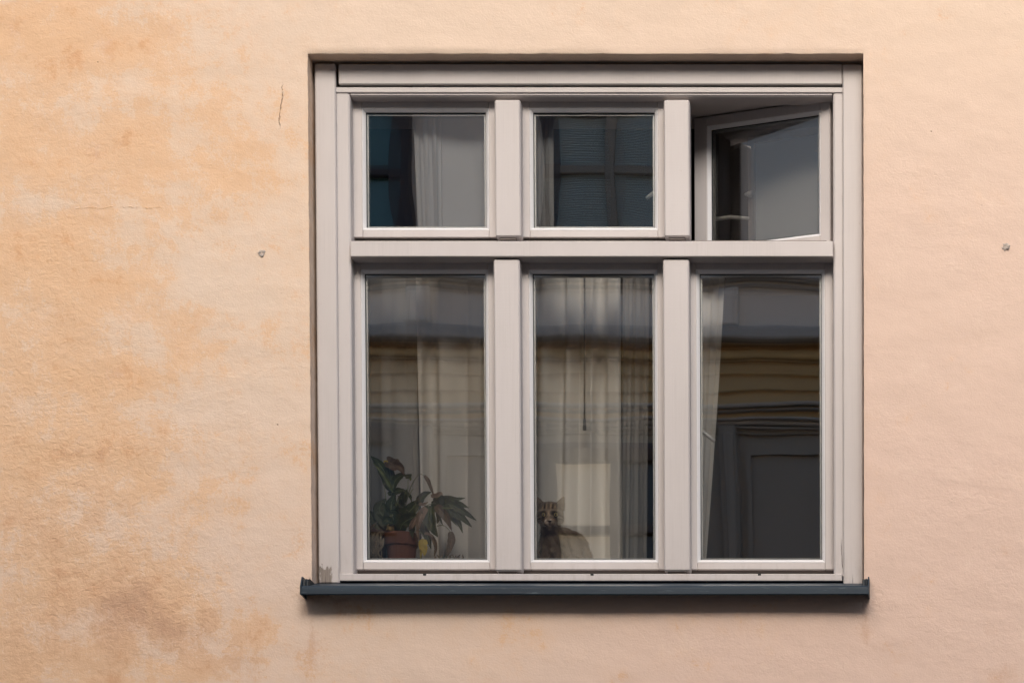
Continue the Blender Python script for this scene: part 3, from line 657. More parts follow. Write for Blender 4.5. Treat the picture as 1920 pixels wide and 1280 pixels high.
for k in range(5):
    for z_ in (2.0, 5.6):
        xw = -14.6+2.45*k; b = MB(); b.ring(xw-0.1, xw+1.1, z_, z_+1.9, [(0, OPP+0.04), (0, OPP+0.12), (0.09, OPP+0.12), (0.09, OPP+0.04)]); w_ = nbuild(b, 'window', HD)
        b = MB(); b.box(xw-0.005, xw+1.005, OPP+0.052, OPP+0.07, z_+0.095, z_+1.805); o = b.build('pane', HG); o.parent = w_

# ================================================================== inside: curtains
def curtain(name, top, bottom, py0, py1, y, nf, amp, mat, label, seed=1, parent=None, rodpad=0.03):
    """top / bottom = (px left, px right) of the cloth at its upper and lower ends; folds run down it"""
    nu, nv = nf*14, 24; vs, fs = [], []; r_ = np.random.default_rng(seed); ph = r_.random(6)*6.28
    for j in range(nv+1):
        v = j/nv; py = py0+(py1-py0)*v
        for i in range(nu+1):
            u = i/nu; a = top[0]+(top[1]-top[0])*u; c = bottom[0]+(bottom[1]-bottom[0])*u
            px = a+(c-a)*v**1.3
            f = math.sin(u*nf*6.283+ph[0]+0.5*math.sin(u*9+ph[1]))*(0.75+0.25*v) + 0.22*math.sin(u*nf*11.1+ph[2]+v*0.8) + 0.25*math.sin(u*7+ph[3]-v*1.5)
            p = W(px, py, y); vs.append((p.x+0.004*math.sin(u*40+v*2), y+amp*f, p.z))
    for j in range(nv):
        for i in range(nu): a = j*(nu+1)+i; fs.append((a, a+1, a+nu+2, a+nu+1))
    me = bpy.data.meshes.new(name); me.from_pydata(vs, [], fs); me.update()
    o = link(name, me, mat, None, True); return tag(o, label, 'curtain', 'curtains inside the window')
PT, PB = 70, 1075
curtain('curtain', (1000, 1162), (988, 1170), PT+420, PB, 0.425, 4, 0.020, CURTAIN, 'cream pleated sheer curtain hanging behind the cat', 3)
curtain('curtain', (1168, 1216), (1160, 1214), PT+420, PB, 0.47, 3, 0.012, CURTAIN_DIM, 'narrow dim grey curtain edge right of the cream curtain', 4)
curtain('curtain', (780, 960), (792, 960), PT+420, PB, 0.38, 3, 0.020, CURTAIN_MID, 'beige sheer curtain hanging behind the right half of the plant pane', 5)
curtain('curtain', (640, 778), (640, 790), PT+420, PB, 0.43, 2, 0.02, CURTAIN_DIM, 'thin grey curtain hanging behind the potted plant', 6)
curtain('curtain', (1290, 1358), (1290, 1322), PT+420, PB, 0.40, 3, 0.010, CURTAIN, 'pale curtain edge slanting down behind the lower right pane', 7)
curtain('curtain', (771, 825), (786, 830), PT+60, 475, 0.205, 3, 0.010, CURTAIN_WHITE, 'gathered pale curtain folds in the upper left pane', 8)
curtain('curtain', (818, 965), (820, 965), PT+60, 475, 0.22, 1, 0.005, CURTAIN_WHITE, 'smooth flat white curtain in the upper left pane', 9)
curtain('curtain', (990, 1036), (990, 1041), PT+60, 475, 0.22, 2, 0.010, CURTAIN_DIM, 'dark grey curtain strip at the left of the upper middle pane', 10)
b = MB(); p, q = W(1096, 520, 0.375), W(1096, 806, 0.375)
b.tube([p, p+(q-p)*0.4, p+(q-p)*0.93], 0.0028, 8).tube([p+(q-p)*0.93, q], [0.0045, 0.0055], 10)
GREYP = Mat('grey_plastic', rough=0.4, color=(0.16, 0.16, 0.165)); tag(b.build('blind_wand', GREYP, None, True), 'thin grey blind wand hanging in front of the cream curtain', 'blind wand')

# inner casement standing open behind the upper right sash
WHITEP = Mat('pale_grey_board', rough=0.55); WHITEP.color(WHITEP.mix(WHITEP.noise(3, 5), (0.82, 0.82, 0.82), (0.88, 0.88, 0.88)))
ish = empty('inner_casement', W(1545, 450, 0.30)); tag(ish, 'pale grey inner casement standing open behind the upper right sash', 'casement')
def inner_casement():
    w, h = 0.265, 0.42; st = 0.022
    rot = Matrix.Rotation(-R(24), 4, 'Z')
    def put(b, name, mat, par=ish, smooth=False):
        o = b.build(name, mat, None, smooth); o.parent = par; return o
    b = MB(); b.ring(-w, 0, -0.03, h-0.07, [(0, 0), (0, 0.035), (st, 0.035), (st, 0.0)]); f = put(b, 'casement_frame', PAINT)
    b = MB(); b.box(-w+st+0.001, -st-0.001, 0.006, 0.028, -0.03+st+0.001, h-0.07-st-0.001); put(b, 'board', WHITEP)
    for (hx, hz_) in ((-w+0.008, 0.17), (-0.010, 0.27)):
        b = MB(); b.tube([(hx, -0.001, hz_), (hx, -0.016, hz_)], 0.008, 12).tube([(hx-0.012, -0.014, hz_), (hx+0.014, -0.014, hz_+0.003)], [0.004, 0.007], 10)
        put(b, 'latch', CHROME, ish, True)
    ish.matrix_world = Matrix.Translation(ish.location) @ rot
inner_casement()

# ================================================================== the cat
YCAT = 0.25
def build_cat():
    P = lambda px, py, dy=0.0: np.array(W(px, py, YCAT+dy))
    s = S*1.03
    parts = []   # ellipsoids: centre, radii, optional rotation
    def ico(c, r, rot=None, sub=3):
        import bmesh
        bm = bmesh.new(); bmesh.ops.create_icosphere(bm, subdivisions=sub, radius=1.0)
        mat = Matrix.Translation(Vector(c)) @ (rot or Matrix.Identity(4)) @ Matrix.Diagonal((*r, 1))
        bmesh.ops.transform(bm, matrix=mat, verts=bm.verts); parts.append(bm)
    hc = P(1031.5, 966)
    ico(hc, (0.0415, 0.040, 0.0365)); ico(P(1031.5, 957, 0.004), (0.036, 0.036, 0.028))
    ico(P(1016, 972, 0.004), (0.0165, 0.024, 0.017)); ico(P(1047, 972, 0.004), (0.0165, 0.024, 0.017))
    ico(P(1031, 979, -0.030), (0.0185, 0.021, 0.0145)); ico(P(1031, 968, -0.030), (0.0085, 0.020, 0.013))
    ico(P(1025, 982, -0.042), (0.0095, 0.010, 0.0075)); ico(P(1037, 982, -0.042), (0.0095, 0.010, 0.0075)); ico(P(1031, 988, -0.034), (0.010, 0.011, 0.007))
    def chain(a, b_, ra, rb, n=7, flat=1.0):
        for k in range(n):
            t_ = k/(n-1); c = a+(b_-a)*t_; r = ra+(rb-ra)*t_; ico(c, (r, r*flat, r), None, 2)
    # ears: leaning cones flattened front to back
    for (bx, by, tx, ty) in ((1014.5, 950, 1004.5, 929.5), (1049, 950, 1057.5, 930.0)):
        a, t_ = P(bx, by, 0.004), P(tx, ty, 0.0)
        for k in range(12):
            u = k/11; c = a+(t_-a)*u; r = 0.0155*(1-u)**0.9+0.0018; ico(c, (r, 0.35*r+0.0022, r*1.1), None, 2)
    # neck, chest, back, haunches
    chain(P(1031, 980, 0.012), P(1037, 1012, 0.030), 0.031, 0.037, 6)
    ico(P(1036, 1018, 0.026), (0.040, 0.042, 0.052)); ico(P(1037, 1048, 0.026), (0.040, 0.045, 0.055))
    ico(P(1056, 1014, 0.055), (0.045, 0.055, 0.042)); ico(P(1067, 1030, 0.068), (0.060, 0.058, 0.060))
    ico(P(1072, 1052, 0.068), (0.064, 0.060, 0.070)); ico(P(1082, 1068, 0.06), (0.050, 0.075, 0.052))
    ico(P(1052, 1070, 0.060), (0.060, 0.07, 0.045))
    zf = ZS
    for fx in (1024, 1047):
        a = P(fx, 1035, 0.0); f = np.array((a[0]+0.001, a[1]-0.006, zf+0.012)); chain(a, f, 0.021, 0.0125, 9)
        ico(f+np.array((0, -0.012, -0.001)), (0.0145, 0.021, 0.0115), None, 2)
    h = P(1098, 1062, 0.03); ico(np.array((h[0], h[1]-0.02, zf+0.014)), (0.018, 0.040, 0.014))
    # tail curled along the board
    prev = None
    for k in range(22):
        u = k/21; a = -0.4+u*2.6
        c = np.array((P(1085, 1060)[0]+0.055*math.cos(a)+0.01, YCAT+0.05-0.07*math.sin(a), zf+0.0125)); ico(c, (0.0125-0.004*u,)*3, None, 2)
    import bmesh
    big = bmesh.new()
    for bm in parts:
        me_ = bpy.data.meshes.new('t'); bm.to_mesh(me_); bm.free(); big.from_mesh(me_); bpy.data.meshes.remove(me_)
    low = min(v.co.z for v in big.verts)
    for v in big.verts: v.co.z = max(v.co.z, zf+0.0005)
    me = bpy.data.meshes.new('cat'); big.to_mesh(me); big.free()
    tmp = bpy.data.objects.new('tmp_cat', me); col.objects.link(tmp)
    m1 = tmp.modifiers.new('r', 'REMESH'); m1.mode = 'VOXEL'; m1.voxel_size = 0.0022
    m2 = tmp.modifiers.new('s', 'SMOOTH'); m2.iterations = 7; m2.factor = 0.5
    dg = bpy.context.evaluated_depsgraph_get(); me2 = bpy.data.meshes.new_from_object(tmp.evaluated_get(dg))
    bpy.data.objects.remove(tmp); me2.name = 'cat'
    V = np.empty(len(me2.vertices)*3); me2.vertices.foreach_get('co', V); V = V.reshape(-1, 3)
    N_ = np.empty(len(me2.vertices)*3); me2.vertices.foreach_get('normal', N_); N_ = N_.reshape(-1, 3)
    def tint(V):
        hx, hz_ = (V[:, 0]-hc[0])/s, -(V[:, 2]-hc[2])/s            # photo pixels from the head centre, z down
        g = lambda cx, cy, rx, ry: np.exp(-((hx-cx)/rx)**2-((hz_-cy)/ry)**2)
        head = ((hz_ < 26) & (V[:, 1] < YCAT+0.05)).astype(float)
        C = np.tile(np.array([0.110, 0.086, 0.064]), (len(V), 1))
        n = nz(V[:, 0]*60, V[:, 2]*60+V[:, 1]*30, 21, 4)
        # body bands
        bands = np.sin((V[:, 0]-hc[0])*170+(V[:, 2]-hc[2])*70+n*3.2+V[:, 1]*40)
        k = np.clip(bands*1.3, 0, 1)*(1-head)
        C = C*(1-0.6*k[:, None])
        warm = np.clip(0.45+0.9*nz(V[:, 0]*22, V[:, 2]*22, 22, 3), 0, 1)*(1-head)
        C = C*(1-warm[:, None]*0.45)+np.array([0.25, 0.175, 0.105])*warm[:, None]*0.45
        def put(mask, c):
            nonlocal C; mk = np.clip(mask*head, 0, 1)[:, None]; C = C*(1-mk)+np.array(c)*mk
        fr = (V[:, 1] < YCAT-0.004).astype(float)
        put(g(0, -15, 22, 9)*0.9, (0.034, 0.027, 0.022))                 # crown
        for sx in (-1, 1):
            put(g(sx*4.0, -12, 1.6, 9), (0.20, 0.135, 0.080)); put(g(sx*11, -10, 1.8, 6)*0.9, (0.20, 0.14, 0.085))
            put(g(sx*7.5, -11, 1.5, 8)*0.9, (0.012, 0.009, 0.007))
            put(g(sx*11.5, -5.5, 7, 1.8), (0.24, 0.185, 0.13)); put(g(sx*11.5, 5.8, 6.0, 1.6)*0.9, (0.30, 0.24, 0.175))
            put(g(sx*11, 0, 6.6, 4.4)*1.5*fr, (0.006, 0.005, 0.004))
            put(g(sx*21, 3, 5, 1.3)+g(sx*20, 9, 6, 1.3), (0.025, 0.018, 0.014))
            put(g(sx*4.8, 15.8, 2.8, 2.0)*1.3*fr, (0.34, 0.29, 0.24)); put(g(sx*9, 12.5, 2.6, 1.8)*fr*0.8, (0.20, 0.12, 0.07))
            put(g(sx*26, -26, 5.5, 9)*fr*0.9, (0.20, 0.135, 0.10))
        put(g(0, 4, 2.6, 8)*fr, (0.20, 0.145, 0.10)); put(g(0, 20.5, 5, 1.8)*fr, (0.20, 0.165, 0.14)); put(g(0, 24, 16, 3), (0.045, 0.032, 0.024))
        put(g(0, 16.6, 6, 0.8)*fr, (0.03, 0.02, 0.018))
        return np.clip(C*np.where(head > 0, 2.9, 1.9)[:, None]*(1+0.55*n[:, None]), 0.006, 1)
    FUR = Mat('tabby_fur', rough=0.75, spec=0.25); FUR.color(FUR.attr('coat', True)); FUR.bump(FUR.noise((420, 420, 160), 3, 0.7), 0.0016, 0.8)
    C = tint(V); at = me2.attributes.new('coat', 'FLOAT_COLOR', 'POINT'); at.data.foreach_set('color', np.c_[C, np.ones(len(C))].astype(np.float32).ravel())
    cat = link('cat', me2, FUR, None, True); tag(cat, 'brown tabby cat sitting on the sill and looking out', 'cat')
    # short coat: thin blades over the whole body
    r_ = np.random.default_rng(9); idx = r_.choice(len(V), size=min(26000, len(V)), replace=False)
    p, nn = V[idx], N_[idx]; flow = np.array([0.25, 0.05, -0.95]); d = nn*0.55+flow*0.75+r_.normal(0, 0.22, p.shape); d /= np.linalg.norm(d, axis=1)[:, None]
    side = np.cross(d, r_.normal(0, 1, p.shape)); side /= np.linalg.norm(side, axis=1)[:, None]
    hd = p[:, 2] > hc[2]-0.035; ln = np.where(hd, r_.uniform(0.0025, 0.005, len(p)), r_.uniform(0.006, 0.013, len(p)))[:, None]
    eye = np.zeros(len(p), bool)
    for ex, ey in ((1020.5, 966), (1042.5, 966)):
        q = P(ex, ey, -0.035); eye |= ((p[:, 0]-q[0])**2+(p[:, 2]-q[2])**2 < 0.0095**2) & (p[:, 1] < YCAT)
    nq = P(1031, 976, -0.05); eye |= ((p[:, 0]-nq[0])**2+(p[:, 2]-nq[2])**2 < 0.008**2) & (p[:, 1] < YCAT-0.02)
    keep = ~eye; p, d, side, ln, idx, nn = p[keep], d[keep], side[keep], ln[keep], idx[keep], nn[keep]
    w_ = 0.00038; a = p-side*w_-nn*0.0004; b2 = p+side*w_-nn*0.0004; t3 = p+d*ln
    vv = np.stack([a, b2, t3], 1).reshape(-1, 3); ff = np.arange(len(vv)).reshape(-1, 3)
    t3z = t3[:, 2]; vv[:, 2] = np.maximum(vv[:, 2], zf+0.0006)
    me3 = bpy.data.meshes.new('coat'); me3.from_pydata(vv.tolist(), [], ff.tolist()); me3.update()
    cc = np.repeat(C[idx]*r_.uniform(0.7, 1.35, (len(idx), 1)), 3, 0); at = me3.attributes.new('coat', 'FLOAT_COLOR', 'POINT'); at.data.foreach_set('color', np.c_[cc, np.ones(len(cc))].astype(np.float32).ravel())
    FUR2 = Mat('tabby_hairs', rough=0.6, spec=0.3); FUR2.color(FUR2.attr('coat', True))
    tag(link('coat', me3, FUR2, cat), kind='stuff')
    # eyes, nose, whiskers
    IRIS = Mat('amber_green_eye', rough=0.08, spec=0.7); x, y, z = IRIS.xyz()
    rad = (x*x+z*z).pow(0.5); pup = ((x*1.5)*(x*1.5)+z*z*0.8).pow(0.5)
    c = IRIS.mix(rad.step(0.0025, 0.0055), (0.50, 0.38, 0.15), (0.40, 0.32, 0.14)); c = IRIS.mix(pup.step(0.0040, 0.0034), c, (0.004, 0.004, 0.004)); c = IRIS.mix(rad.step(0.0058, 0.0066), c, (0.006, 0.005, 0.004)); IRIS.color(c)
    for ex, ey in ((1019.5, 965), (1042.5, 965)):
        b = MB(); prof = [(0.0078*math.sin(a_), -0.0078*math.cos(a_)) for a_ in np.linspace(0.02, 3.12, 14)]
        b.lathe((0, 0, 0), prof, 20); vs = [(x_, z_, y_) for x_, y_, z_ in b.v]; b.v = vs
        o = b.build('eye', IRIS, cat, True); q = P(ex, ey, -0.0355); o.location = q
    NOSE = Mat('dark_nose', rough=0.4, color=(0.035, 0.018, 0.016)); q = P(1031, 976.5, -0.0525); b = MB()
    b.add([(q[0]-0.0068, q[1]+0.001, q[2]+0.003), (q[0]+0.0068, q[1]+0.001, q[2]+0.003), (q[0]+0.0055, q[1]-0.002, q[2]-0.0005), (q[0], q[1]-0.0035, q[2]-0.005), (q[0]-0.0055, q[1]-0.002, q[2]-0.0005), (q[0], q[1]-0.005, q[2]+0.0015), (q[0], q[1]+0.007, q[2]+0.001)],
          [(0, 4, 5), (4, 3, 5), (3, 2, 5), (2, 1, 5), (1, 0, 5), (0, 6, 4), (4, 6, 3), (3, 6, 2), (2, 6, 1), (1, 6, 0)]); b.build('nose', NOSE, cat, True)
    WHISK = Mat('white_whisker', rough=0.4, color=(0.7, 0.66, 0.6))
    for sx in (-1, 1):
        for k in range(5):
            a_ = P(1031+sx*8, 981+k*1.2, -0.046); e = a_+np.array((sx*(0.034+0.006*random.random()), 0.006, 0.010-0.006*k)); m_ = (a_+e)/2+np.array((0, -0.006, 0.004))
            b = MB(); b.tube([a_, m_, e], [0.00035, 0.0003, 0.0001], 4); b.build('whisker', WHISK, cat)
    return cat
build_cat()

# ================================================================== the wilting peace lily
def leaf_material(name, c1, c2, vein=0.5, trans=0.25):
    m = Mat(name, rough=0.45, spec=0.4); u = m.attr('across'); n = m.noise(40, 5, 0.65)
    c = m.mix(n.step(0.3, 0.7), c1, c2); rib = u.abs().step(0.10, 0.02); c = m.mix(rib*vein, c, tuple(min(1, k*2.2+0.02) for k in c2))
    m.color(c); m.bump(m.noise(120, 4, 0.6)*0.5+m.attr('rib')*1.0, 0.002, 0.6)
    tl = m.nt.nodes.new('ShaderNodeBsdfTranslucent'); m.nt.links.new(c.s, tl.inputs[0]); a = m.nt.nodes.new('ShaderNodeMixShader'); a.inputs[0].default_value = trans
    m.nt.links.new(m.b.outputs[0], a.inputs[1]); m.nt.links.new(tl.outputs[0], a.inputs[2]); m.nt.links.new(a.outputs[0], m.out.inputs[0]); return m
LG = leaf_material('dark_green_leaf', (0.032, 0.050, 0.015), (0.078, 0.098, 0.030), 0.8)
LO = leaf_material('olive_leaf', (0.085, 0.095, 0.045), (0.13, 0.14, 0.07))
LL = leaf_material('lime_leaf', (0.14, 0.17, 0.05), (0.24, 0.27, 0.10))
LB = leaf_material('dry_brown_leaf', (0.11, 0.065, 0.038), (0.21, 0.135, 0.08), 0.3)
LP = leaf_material('dry_pink_leaf', (0.30, 0.19, 0.135), (0.40, 0.27, 0.19), 0.3)
LY = leaf_material('yellow_leaf', (0.62, 0.42, 0.03), (0.75, 0.56, 0.06), 0.2)
LS = leaf_material('straw_leaf', (0.30, 0.235, 0.17), (0.42, 0.34, 0.25), 0.2)
YP = 0.25
plant = empty('potted_plant', (WX(745, YP, 1050), YP, ZS)); tag(plant, 'wilting leafy plant with a yellow leaf in a terracotta pot', 'plant')
def zp(zx, zy, dy=0.0): return W(670+zx/5.565, 840+zy/5.565, YP+dy)
def curve(pts, n):
    """Catmull-Rom through pts"""
    P_ = [pts[0]*2-pts[1]]+pts+[pts[-1]*2-pts[-2]]; out = []
    for k in range(n+1):
        t_ = k/n*(len(pts)-1); i = min(int(t_), len(pts)-2); f = t_-i; a, b_, c, d = P_[i:i+4]
        out.append(0.5*((2*b_)+(c-a)*f+(2*a-5*b_+4*c-d)*f*f+(3*b_-a-3*c+d)*f**3))
    return out
def leaf(pts, width, mat, fold=0.25, curl=0.0, twist=0.0, shape=0.8, crump=0.0, name='leaf'):
    pts = [zp(*p) for p in pts]; n, k = 16, 6; c = curve(pts, n); vs, fs, ac, rb = [], [], [], []
    w_ = width/5.565*S; view = Vector((0.08, -1, -0.15)).normalized()
    for i in range(n+1):
        t_ = i/n; tg = (c[min(i+1, n)]-c[max(i-1, 0)]).normalized(); side = tg.cross(view); side = side.normalized() if side.length > 1e-3 else Vector((1, 0, 0))
        nrm = side.cross(tg).normalized(); rot = Matrix.Rotation(twist*(t_-0.3), 3, tg); side = rot @ side; nrm = rot @ nrm
        w = w_*0.5*((0.03+t_)**(0.62*shape)*(1-t_)**0.95/0.475)*(1+0.06*math.sin(t_*17+width))+0.0005
        for j in range(k+1):
            u = j/k*2-1; off = fold*w*abs(u)+curl*w*u*u+crump*w*math.sin(9*t_+4*u)*0.5+0.05*w*math.sin(t_*22+u*2)*abs(u)
            vs.append(c[i]+side*(u*w)+nrm*off); ac.append(u); rb.append(0.5+0.5*math.sin(t_*34-abs(u)*7))
    for i in range(n):
        for j in range(k): a = i*(k+1)+j; fs.append((a, a+1, a+k+2, a+k+1))
    o0 = plant.location; me = bpy.data.meshes.new(name); me.from_pydata([tuple(v-o0) for v in vs], [], fs); me.update()
    for nm, ar in (('across', ac), ('rib', rb)):
        at = me.attributes.new(nm, 'FLOAT', 'POINT'); at.data.foreach_set('value', np.array(ar, np.float32))
    return link(name, me, mat, plant, True)
def stem(pts, r, mat, name='stem'):
    o0 = plant.location; c = curve([zp(*p) for p in pts], 14); b = MB(); b.tube([p-o0 for p in c], [r*(1-0.5*i/14) for i in range(15)], 6); return b.build(name, mat, plant, True)
leaf([(350,440,0),(310,300,.01),(240,180,.02),(140,80,.03)], 150, LG, 0.3); leaf([(365,430,-.01),(400,330,-.01),(470,280,-.015),(510,290,-.02)], 90, LG, 0.3)
leaf([(360,440,0),(350,300,0),(330,200,.0),(300,130,.01)], 110, LG, 0.4, twist=.5); leaf([(300,130,-.01),(380,170,-.02),(450,200,-.02),(490,280,-.02)], 120, LB, 0.4, crump=.35, shape=.6)
leaf([(275,150,-.012),(300,140,-.014),(330,150,-.016)], 34, LY, 0.2); leaf([(405,120,-.02),(425,140,-.024),(430,170,-.02)], 40, LB, 0.4, crump=.4)
leaf([(370,460,-.01),(310,340,-.015),(245,240,-.02),(160,145,-.02)], 42, LL, 0.5); leaf([(350,450,-.005),(300,330,-.01),(255,260,-.01),(215,190,-.01)], 60, LO, 0.5)
leaf([(390,900,0),(360,760,0),(350,600,0),(400,460,0)], 190, LG, 0.2, twist=.4); leaf([(430,900,.01),(450,760,.01),(450,600,.01),(480,430,.01)], 170, LG, 0.3, twist=-.4)
leaf([(420,880,-.02),(470,740,-.03),(570,630,-.035),(670,515,-.03)], 190, LG, 0.25); leaf([(440,860,-.03),(480,780,-.04),(580,720,-.045),(640,700,-.04)], 150, LG, 0.3)
leaf([(320,820,.01),(260,700,.02),(230,620,.02),(300,520,.02)], 190, LO, 0.25); leaf([(340,860,.02),(240,780,.02),(160,720,.025),(110,640,.03)], 170, LO, 0.3)
leaf([(480,480,.01),(530,480,.0),(555,510,.0),(565,560,0)], 40, LG, 0.4); leaf([(320,480,.0),(400,450,0),(450,440,0),(500,435,0)], 80, LG, .3)
leaf([(640,590,-.03),(665,530,-.035),(710,480,-.04),(775,455,-.04)], 90, LG, 0.6, curl=.5); leaf([(640,580,-.035),(690,585,-.045),(740,560,-.045)], 36, LP, 0.5, crump=.3)
leaf([(745,600,-.045),(745,700,-.055),(780,820,-.055),(840,925,-.05)], 150, LG, 0.25, shape=.7)
leaf([(720,620,-.05),(670,690,-.06),(640,780,-.06),(625,880,-.055)], 95, LP, 0.45, crump=.25); leaf([(650,700,-.05),(590,770,-.055),(560,820,-.055),(540,850,-.05)], 60, LP, 0.5, crump=.3)
leaf([(600,740,-.04),(575,800,-.045),(570,870,-.045),(580,940,-.04)], 80, LO, 0.3); leaf([(620,850,-.055),(630,890,-.06),(650,960,-.055)], 34, LP, 0.5)
leaf([(830,560,-.04),(920,520,-.05),(1030,530,-.05),(1125,518,-.045)], 62, LG, 0.4); leaf([(840,570,-.04),(950,560,-.055),(1060,580,-.055),(1165,622,-.05)], 95, LG, 0.35)
leaf([(850,580,-.045),(980,590,-.06),(1110,660,-.06),(1245,755,-.05)], 100, LG, 0.35); leaf([(850,600,-.045),(960,620,-.055),(1080,710,-.055),(1195,822,-.05)], 130, LG, 0.3)
leaf([(860,610,-.03),(960,670,-.04),(1050,760,-.04),(1100,885,-.04)], 90, LG, 0.35); leaf([(820,600,-.05),(880,660,-.055),(940,740,-.055),(985,860,-.05)], 110, LB, 0.35, twist=.3)
leaf([(800,580,-.03),(850,640,-.03),(850,720,-.03),(830,790,-.03)], 80, LG, 0.4); leaf([(770,500,-.04),(830,490,-.05),(870,470,-.05),(890,490,-.05)], 50, LP, 0.5, crump=.35)
leaf([(880,620,-.06),(930,625,-.065),(1010,625,-.065)], 18, LL, 0.3); leaf([(980,545,-.06),(1010,560,-.063),(1030,570,-.06)], 14, LL, 0.3)
leaf([(700,285,-.03),(740,340,-.035),(770,420,-.035),(800,500,-.035)], 46, LB, 0.5); leaf([(970,870,-.05),(985,950,-.05),(965,1040,-.05),(925,1150,-.045)], 95, LB, 0.5, crump=.4, shape=.9)
leaf([(700,950,-.06),(685,1010,-.065),(700,1060,-.065),(700,1125,-.06)], 105, LY, 0.4, crump=.2); leaf([(655,1010,-.06),(665,1080,-.062),(660,1150,-.06)], 30, LY, 0.4)
leaf([(760,900,-.04),(800,960,-.045),(820,1040,-.045),(800,1130,-.04)], 50, LB, 0.5, crump=.3); leaf([(700,890,-.045),(740,890,-.05),(790,930,-.05)], 30, LP, .5, crump=.4)
leaf([(720,760,-.01),(700,840,-.015),(740,940,-.02),(770,1050,-.02)], 110, LG, .3); leaf([(500,300,-.02),(540,290,-.025),(570,270,-.025)], 50, LO, 0.4, crump=.3); leaf([(520,290,-.02),(550,310,-.022),(555,340,-.02)], 36, LL, .4)
for pts in ([(420,880,0),(500,620,-.005),(525,430,-.015),(530,320,-.02)], [(500,600,0),(560,400,-.01),(640,275,-.025),(700,285,-.03)], [(310,600,0),(290,460,0),(285,360,0)], [(640,860,-.05),(680,900,-.055),(705,960,-.06)],
            [(830,810,-.04),(900,805,-.045),(955,850,-.05),(990,905,-.05)], [(440,880,0),(600,700,-.02),(720,600,-.04),(820,570,-.04)], [(400,880,0),(360,640,0),(355,440,0)], [(500,560,0),(570,440,-.01),(585,420,-.012)]):
    stem(pts, 0.0016, LO)
rl = random.Random(12)
for k in range(26):                # smaller leaves filling the crown
    if k % 2: a, h0 = rl.uniform(330, 520), rl.uniform(480, 850); ex, ey = a+rl.uniform(-160, 190), h0-rl.uniform(-60, 200)
    else: a, h0 = rl.uniform(760, 900), rl.uniform(540, 640); ex, ey = a+rl.uniform(40, 300), h0+rl.uniform(-60, 260)
    leaf([(a,h0,-.02),(a*.6+ex*.4+rl.uniform(-15,15),h0*.6+ey*.4-25,-.035),(ex,ey,-.03+rl.uniform(-.02,.02))], rl.uniform(28,62), rl.choice((LG, LG, LG, LO, LL)), rl.uniform(.25,.6), twist=rl.uniform(-.6,.6))
for k in range(16):                # dry straw leaves over the left edge
    a = random.uniform(120, 230); h0 = random.uniform(880, 960); leaf([(a+random.uniform(-10,60),h0,-.05),(a+random.uniform(-20,40),h0+80,-.06),(a+random.uniform(-30,60),h0+150,-.06),(a+random.uniform(-20,70),1165,-.055)], random.uniform(16,34), LS, .5, crump=.3, name='dry_leaf')
leaf([(130,850,-.04),(170,800,-.045),(210,765,-.045)], 22, LS, .4, name='dry_leaf'); leaf([(280,870,-.04),(220,880,-.05),(160,960,-.055)], 18, LS, .4, name='dry_leaf')
for k in range(20):                # shrivelled bits along the foot of the pane
    a = random.uniform(800, 1120); leaf([(a,1175,-.05),(a+random.uniform(-12,12),1140,-.052),(a+random.uniform(-25,25),1105+random.uniform(0,25),-.05)], random.uniform(14,26), random.choice((LS, LB, LO)), .5, crump=.4, name='dry_leaf')
TERRA = Mat('terracotta', rough=0.8); TERRA.color(TERRA.mix(TERRA.noise(30, 6, 0.65), (0.16, 0.065, 0.042), (0.25, 0.11, 0.075))); TERRA.bump(TERRA.noise(160, 4), 0.001, 0.5)
SOIL = Mat('potting_soil', rough=0.95); SOIL.color(SOIL.mix(SOIL.noise(90, 5, .7), (0.015, 0.011, 0.008), (0.05, 0.035, 0.025))); SOIL.bump(SOIL.noise(120, 4, .7), 0.006, 1)
pc = zp(460, 1000); zr = zp(460, 897).z; zl = zp(460, 1028).z; o0 = plant.location; h = zr-ZS; cx, cy = pc.x-o0.x, 0.0
rw = 175/5.565*S
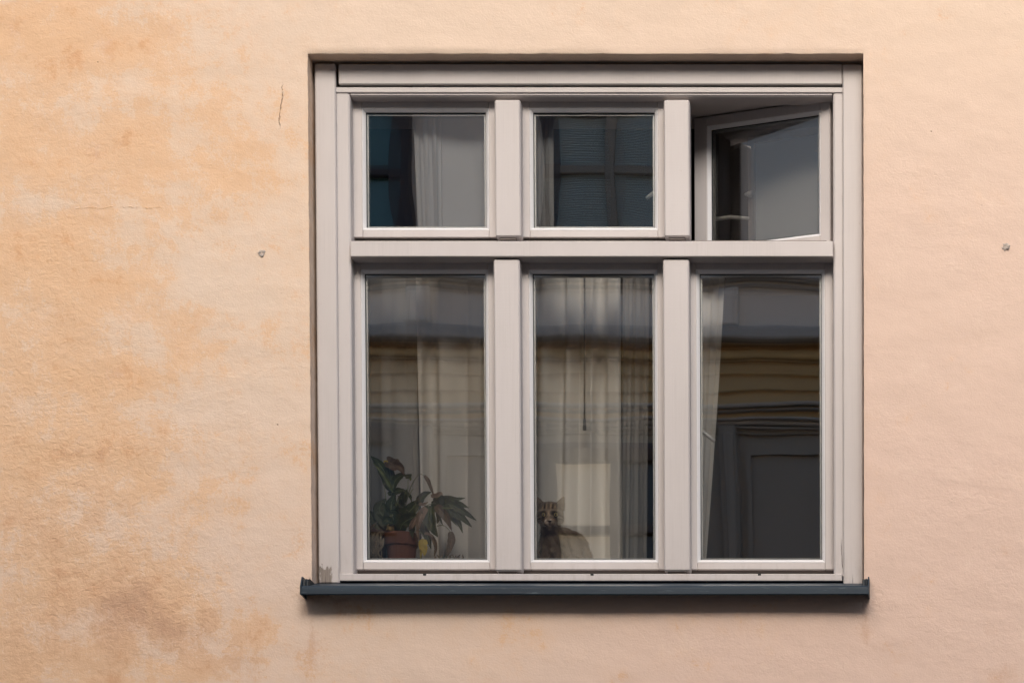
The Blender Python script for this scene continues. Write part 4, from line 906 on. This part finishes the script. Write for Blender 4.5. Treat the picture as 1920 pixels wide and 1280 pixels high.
b = MB(); b.lathe((cx, cy, 0), [(0.001, 0.0), (rw*0.70, 0.0), (rw*0.72, 0.003), (rw*0.90, zl-ZS), (rw*0.90, zl-ZS+0.001), (rw*0.83, zl-ZS), (rw*0.80, h-0.016), (0.001, h-0.016)], 40); pot = b.build('pot', TERRA, plant, True)
b = MB(); b.lathe((cx, cy, 0), [(rw*0.905, zl-ZS+0.0012), (rw*0.99, zl-ZS), (rw, zl-ZS+0.003), (rw*1.03, h-0.003), (rw*1.01, h), (rw*0.95, h), (rw*0.92, h-0.004), (rw*0.90, zl-ZS+0.004)], 40); b.build('rim', TERRA, pot, True)
b = MB(); b.lathe((cx, cy, 0), [(rw*0.915, h-0.012), (rw*0.5, h-0.007), (0.002, h-0.006)], 30); b.build('soil', SOIL, pot, True)
# a larger dark planter box half hidden at the left edge of the pane
PLB = Mat('dusty_brown_planter', rough=0.7); PLB.color(PLB.mix(PLB.noise(25, 6, .6), (0.13, 0.085, 0.07), (0.20, 0.14, 0.12)))
xa, xb = zp(40, 1000, .06).x, zp(270, 1000, .06).x; zt_ = zp(150, 905, .06).z
pl = MB(); pl.lathe(((xa+xb)/2, YP+0.03, ZS), [(0.001, 0), (0.040, 0), (0.052, zt_-ZS-0.02), (0.056, zt_-ZS-0.02), (0.058, zt_-ZS), (0.052, zt_-ZS), (0.048, zt_-ZS-0.012), (0.001, zt_-ZS-0.012)], 32)
tag(pl.build('flower_pot', PLB, None, True), 'dusty brown flower pot half hidden left of the terracotta pot', 'flower pot')
FR = Mat('yellow_brown_fruit', rough=0.5); FR.color(FR.mix(FR.noise(50, 5, .6), (0.30, 0.19, 0.06), (0.42, 0.29, 0.11)))
q = zp(350, 835, -0.02); b = MB(); n = 12
b.lathe((q.x, q.y, q.z), [(0.0155*math.sin(a_)*(1+0.08*math.sin(3*a_)), -0.0125*math.cos(a_)) for a_ in np.linspace(0.02, 3.12, 14)], 20)
b.v = [(x_+0.002*math.sin(z_*300), y_, z_+0.0012*math.sin(x_*400)) for x_, y_, z_ in b.v]; o = b.build('dried_bulb', FR, None, True); o.parent = plant; o.matrix_parent_inverse = Matrix.Translation(-plant.location)
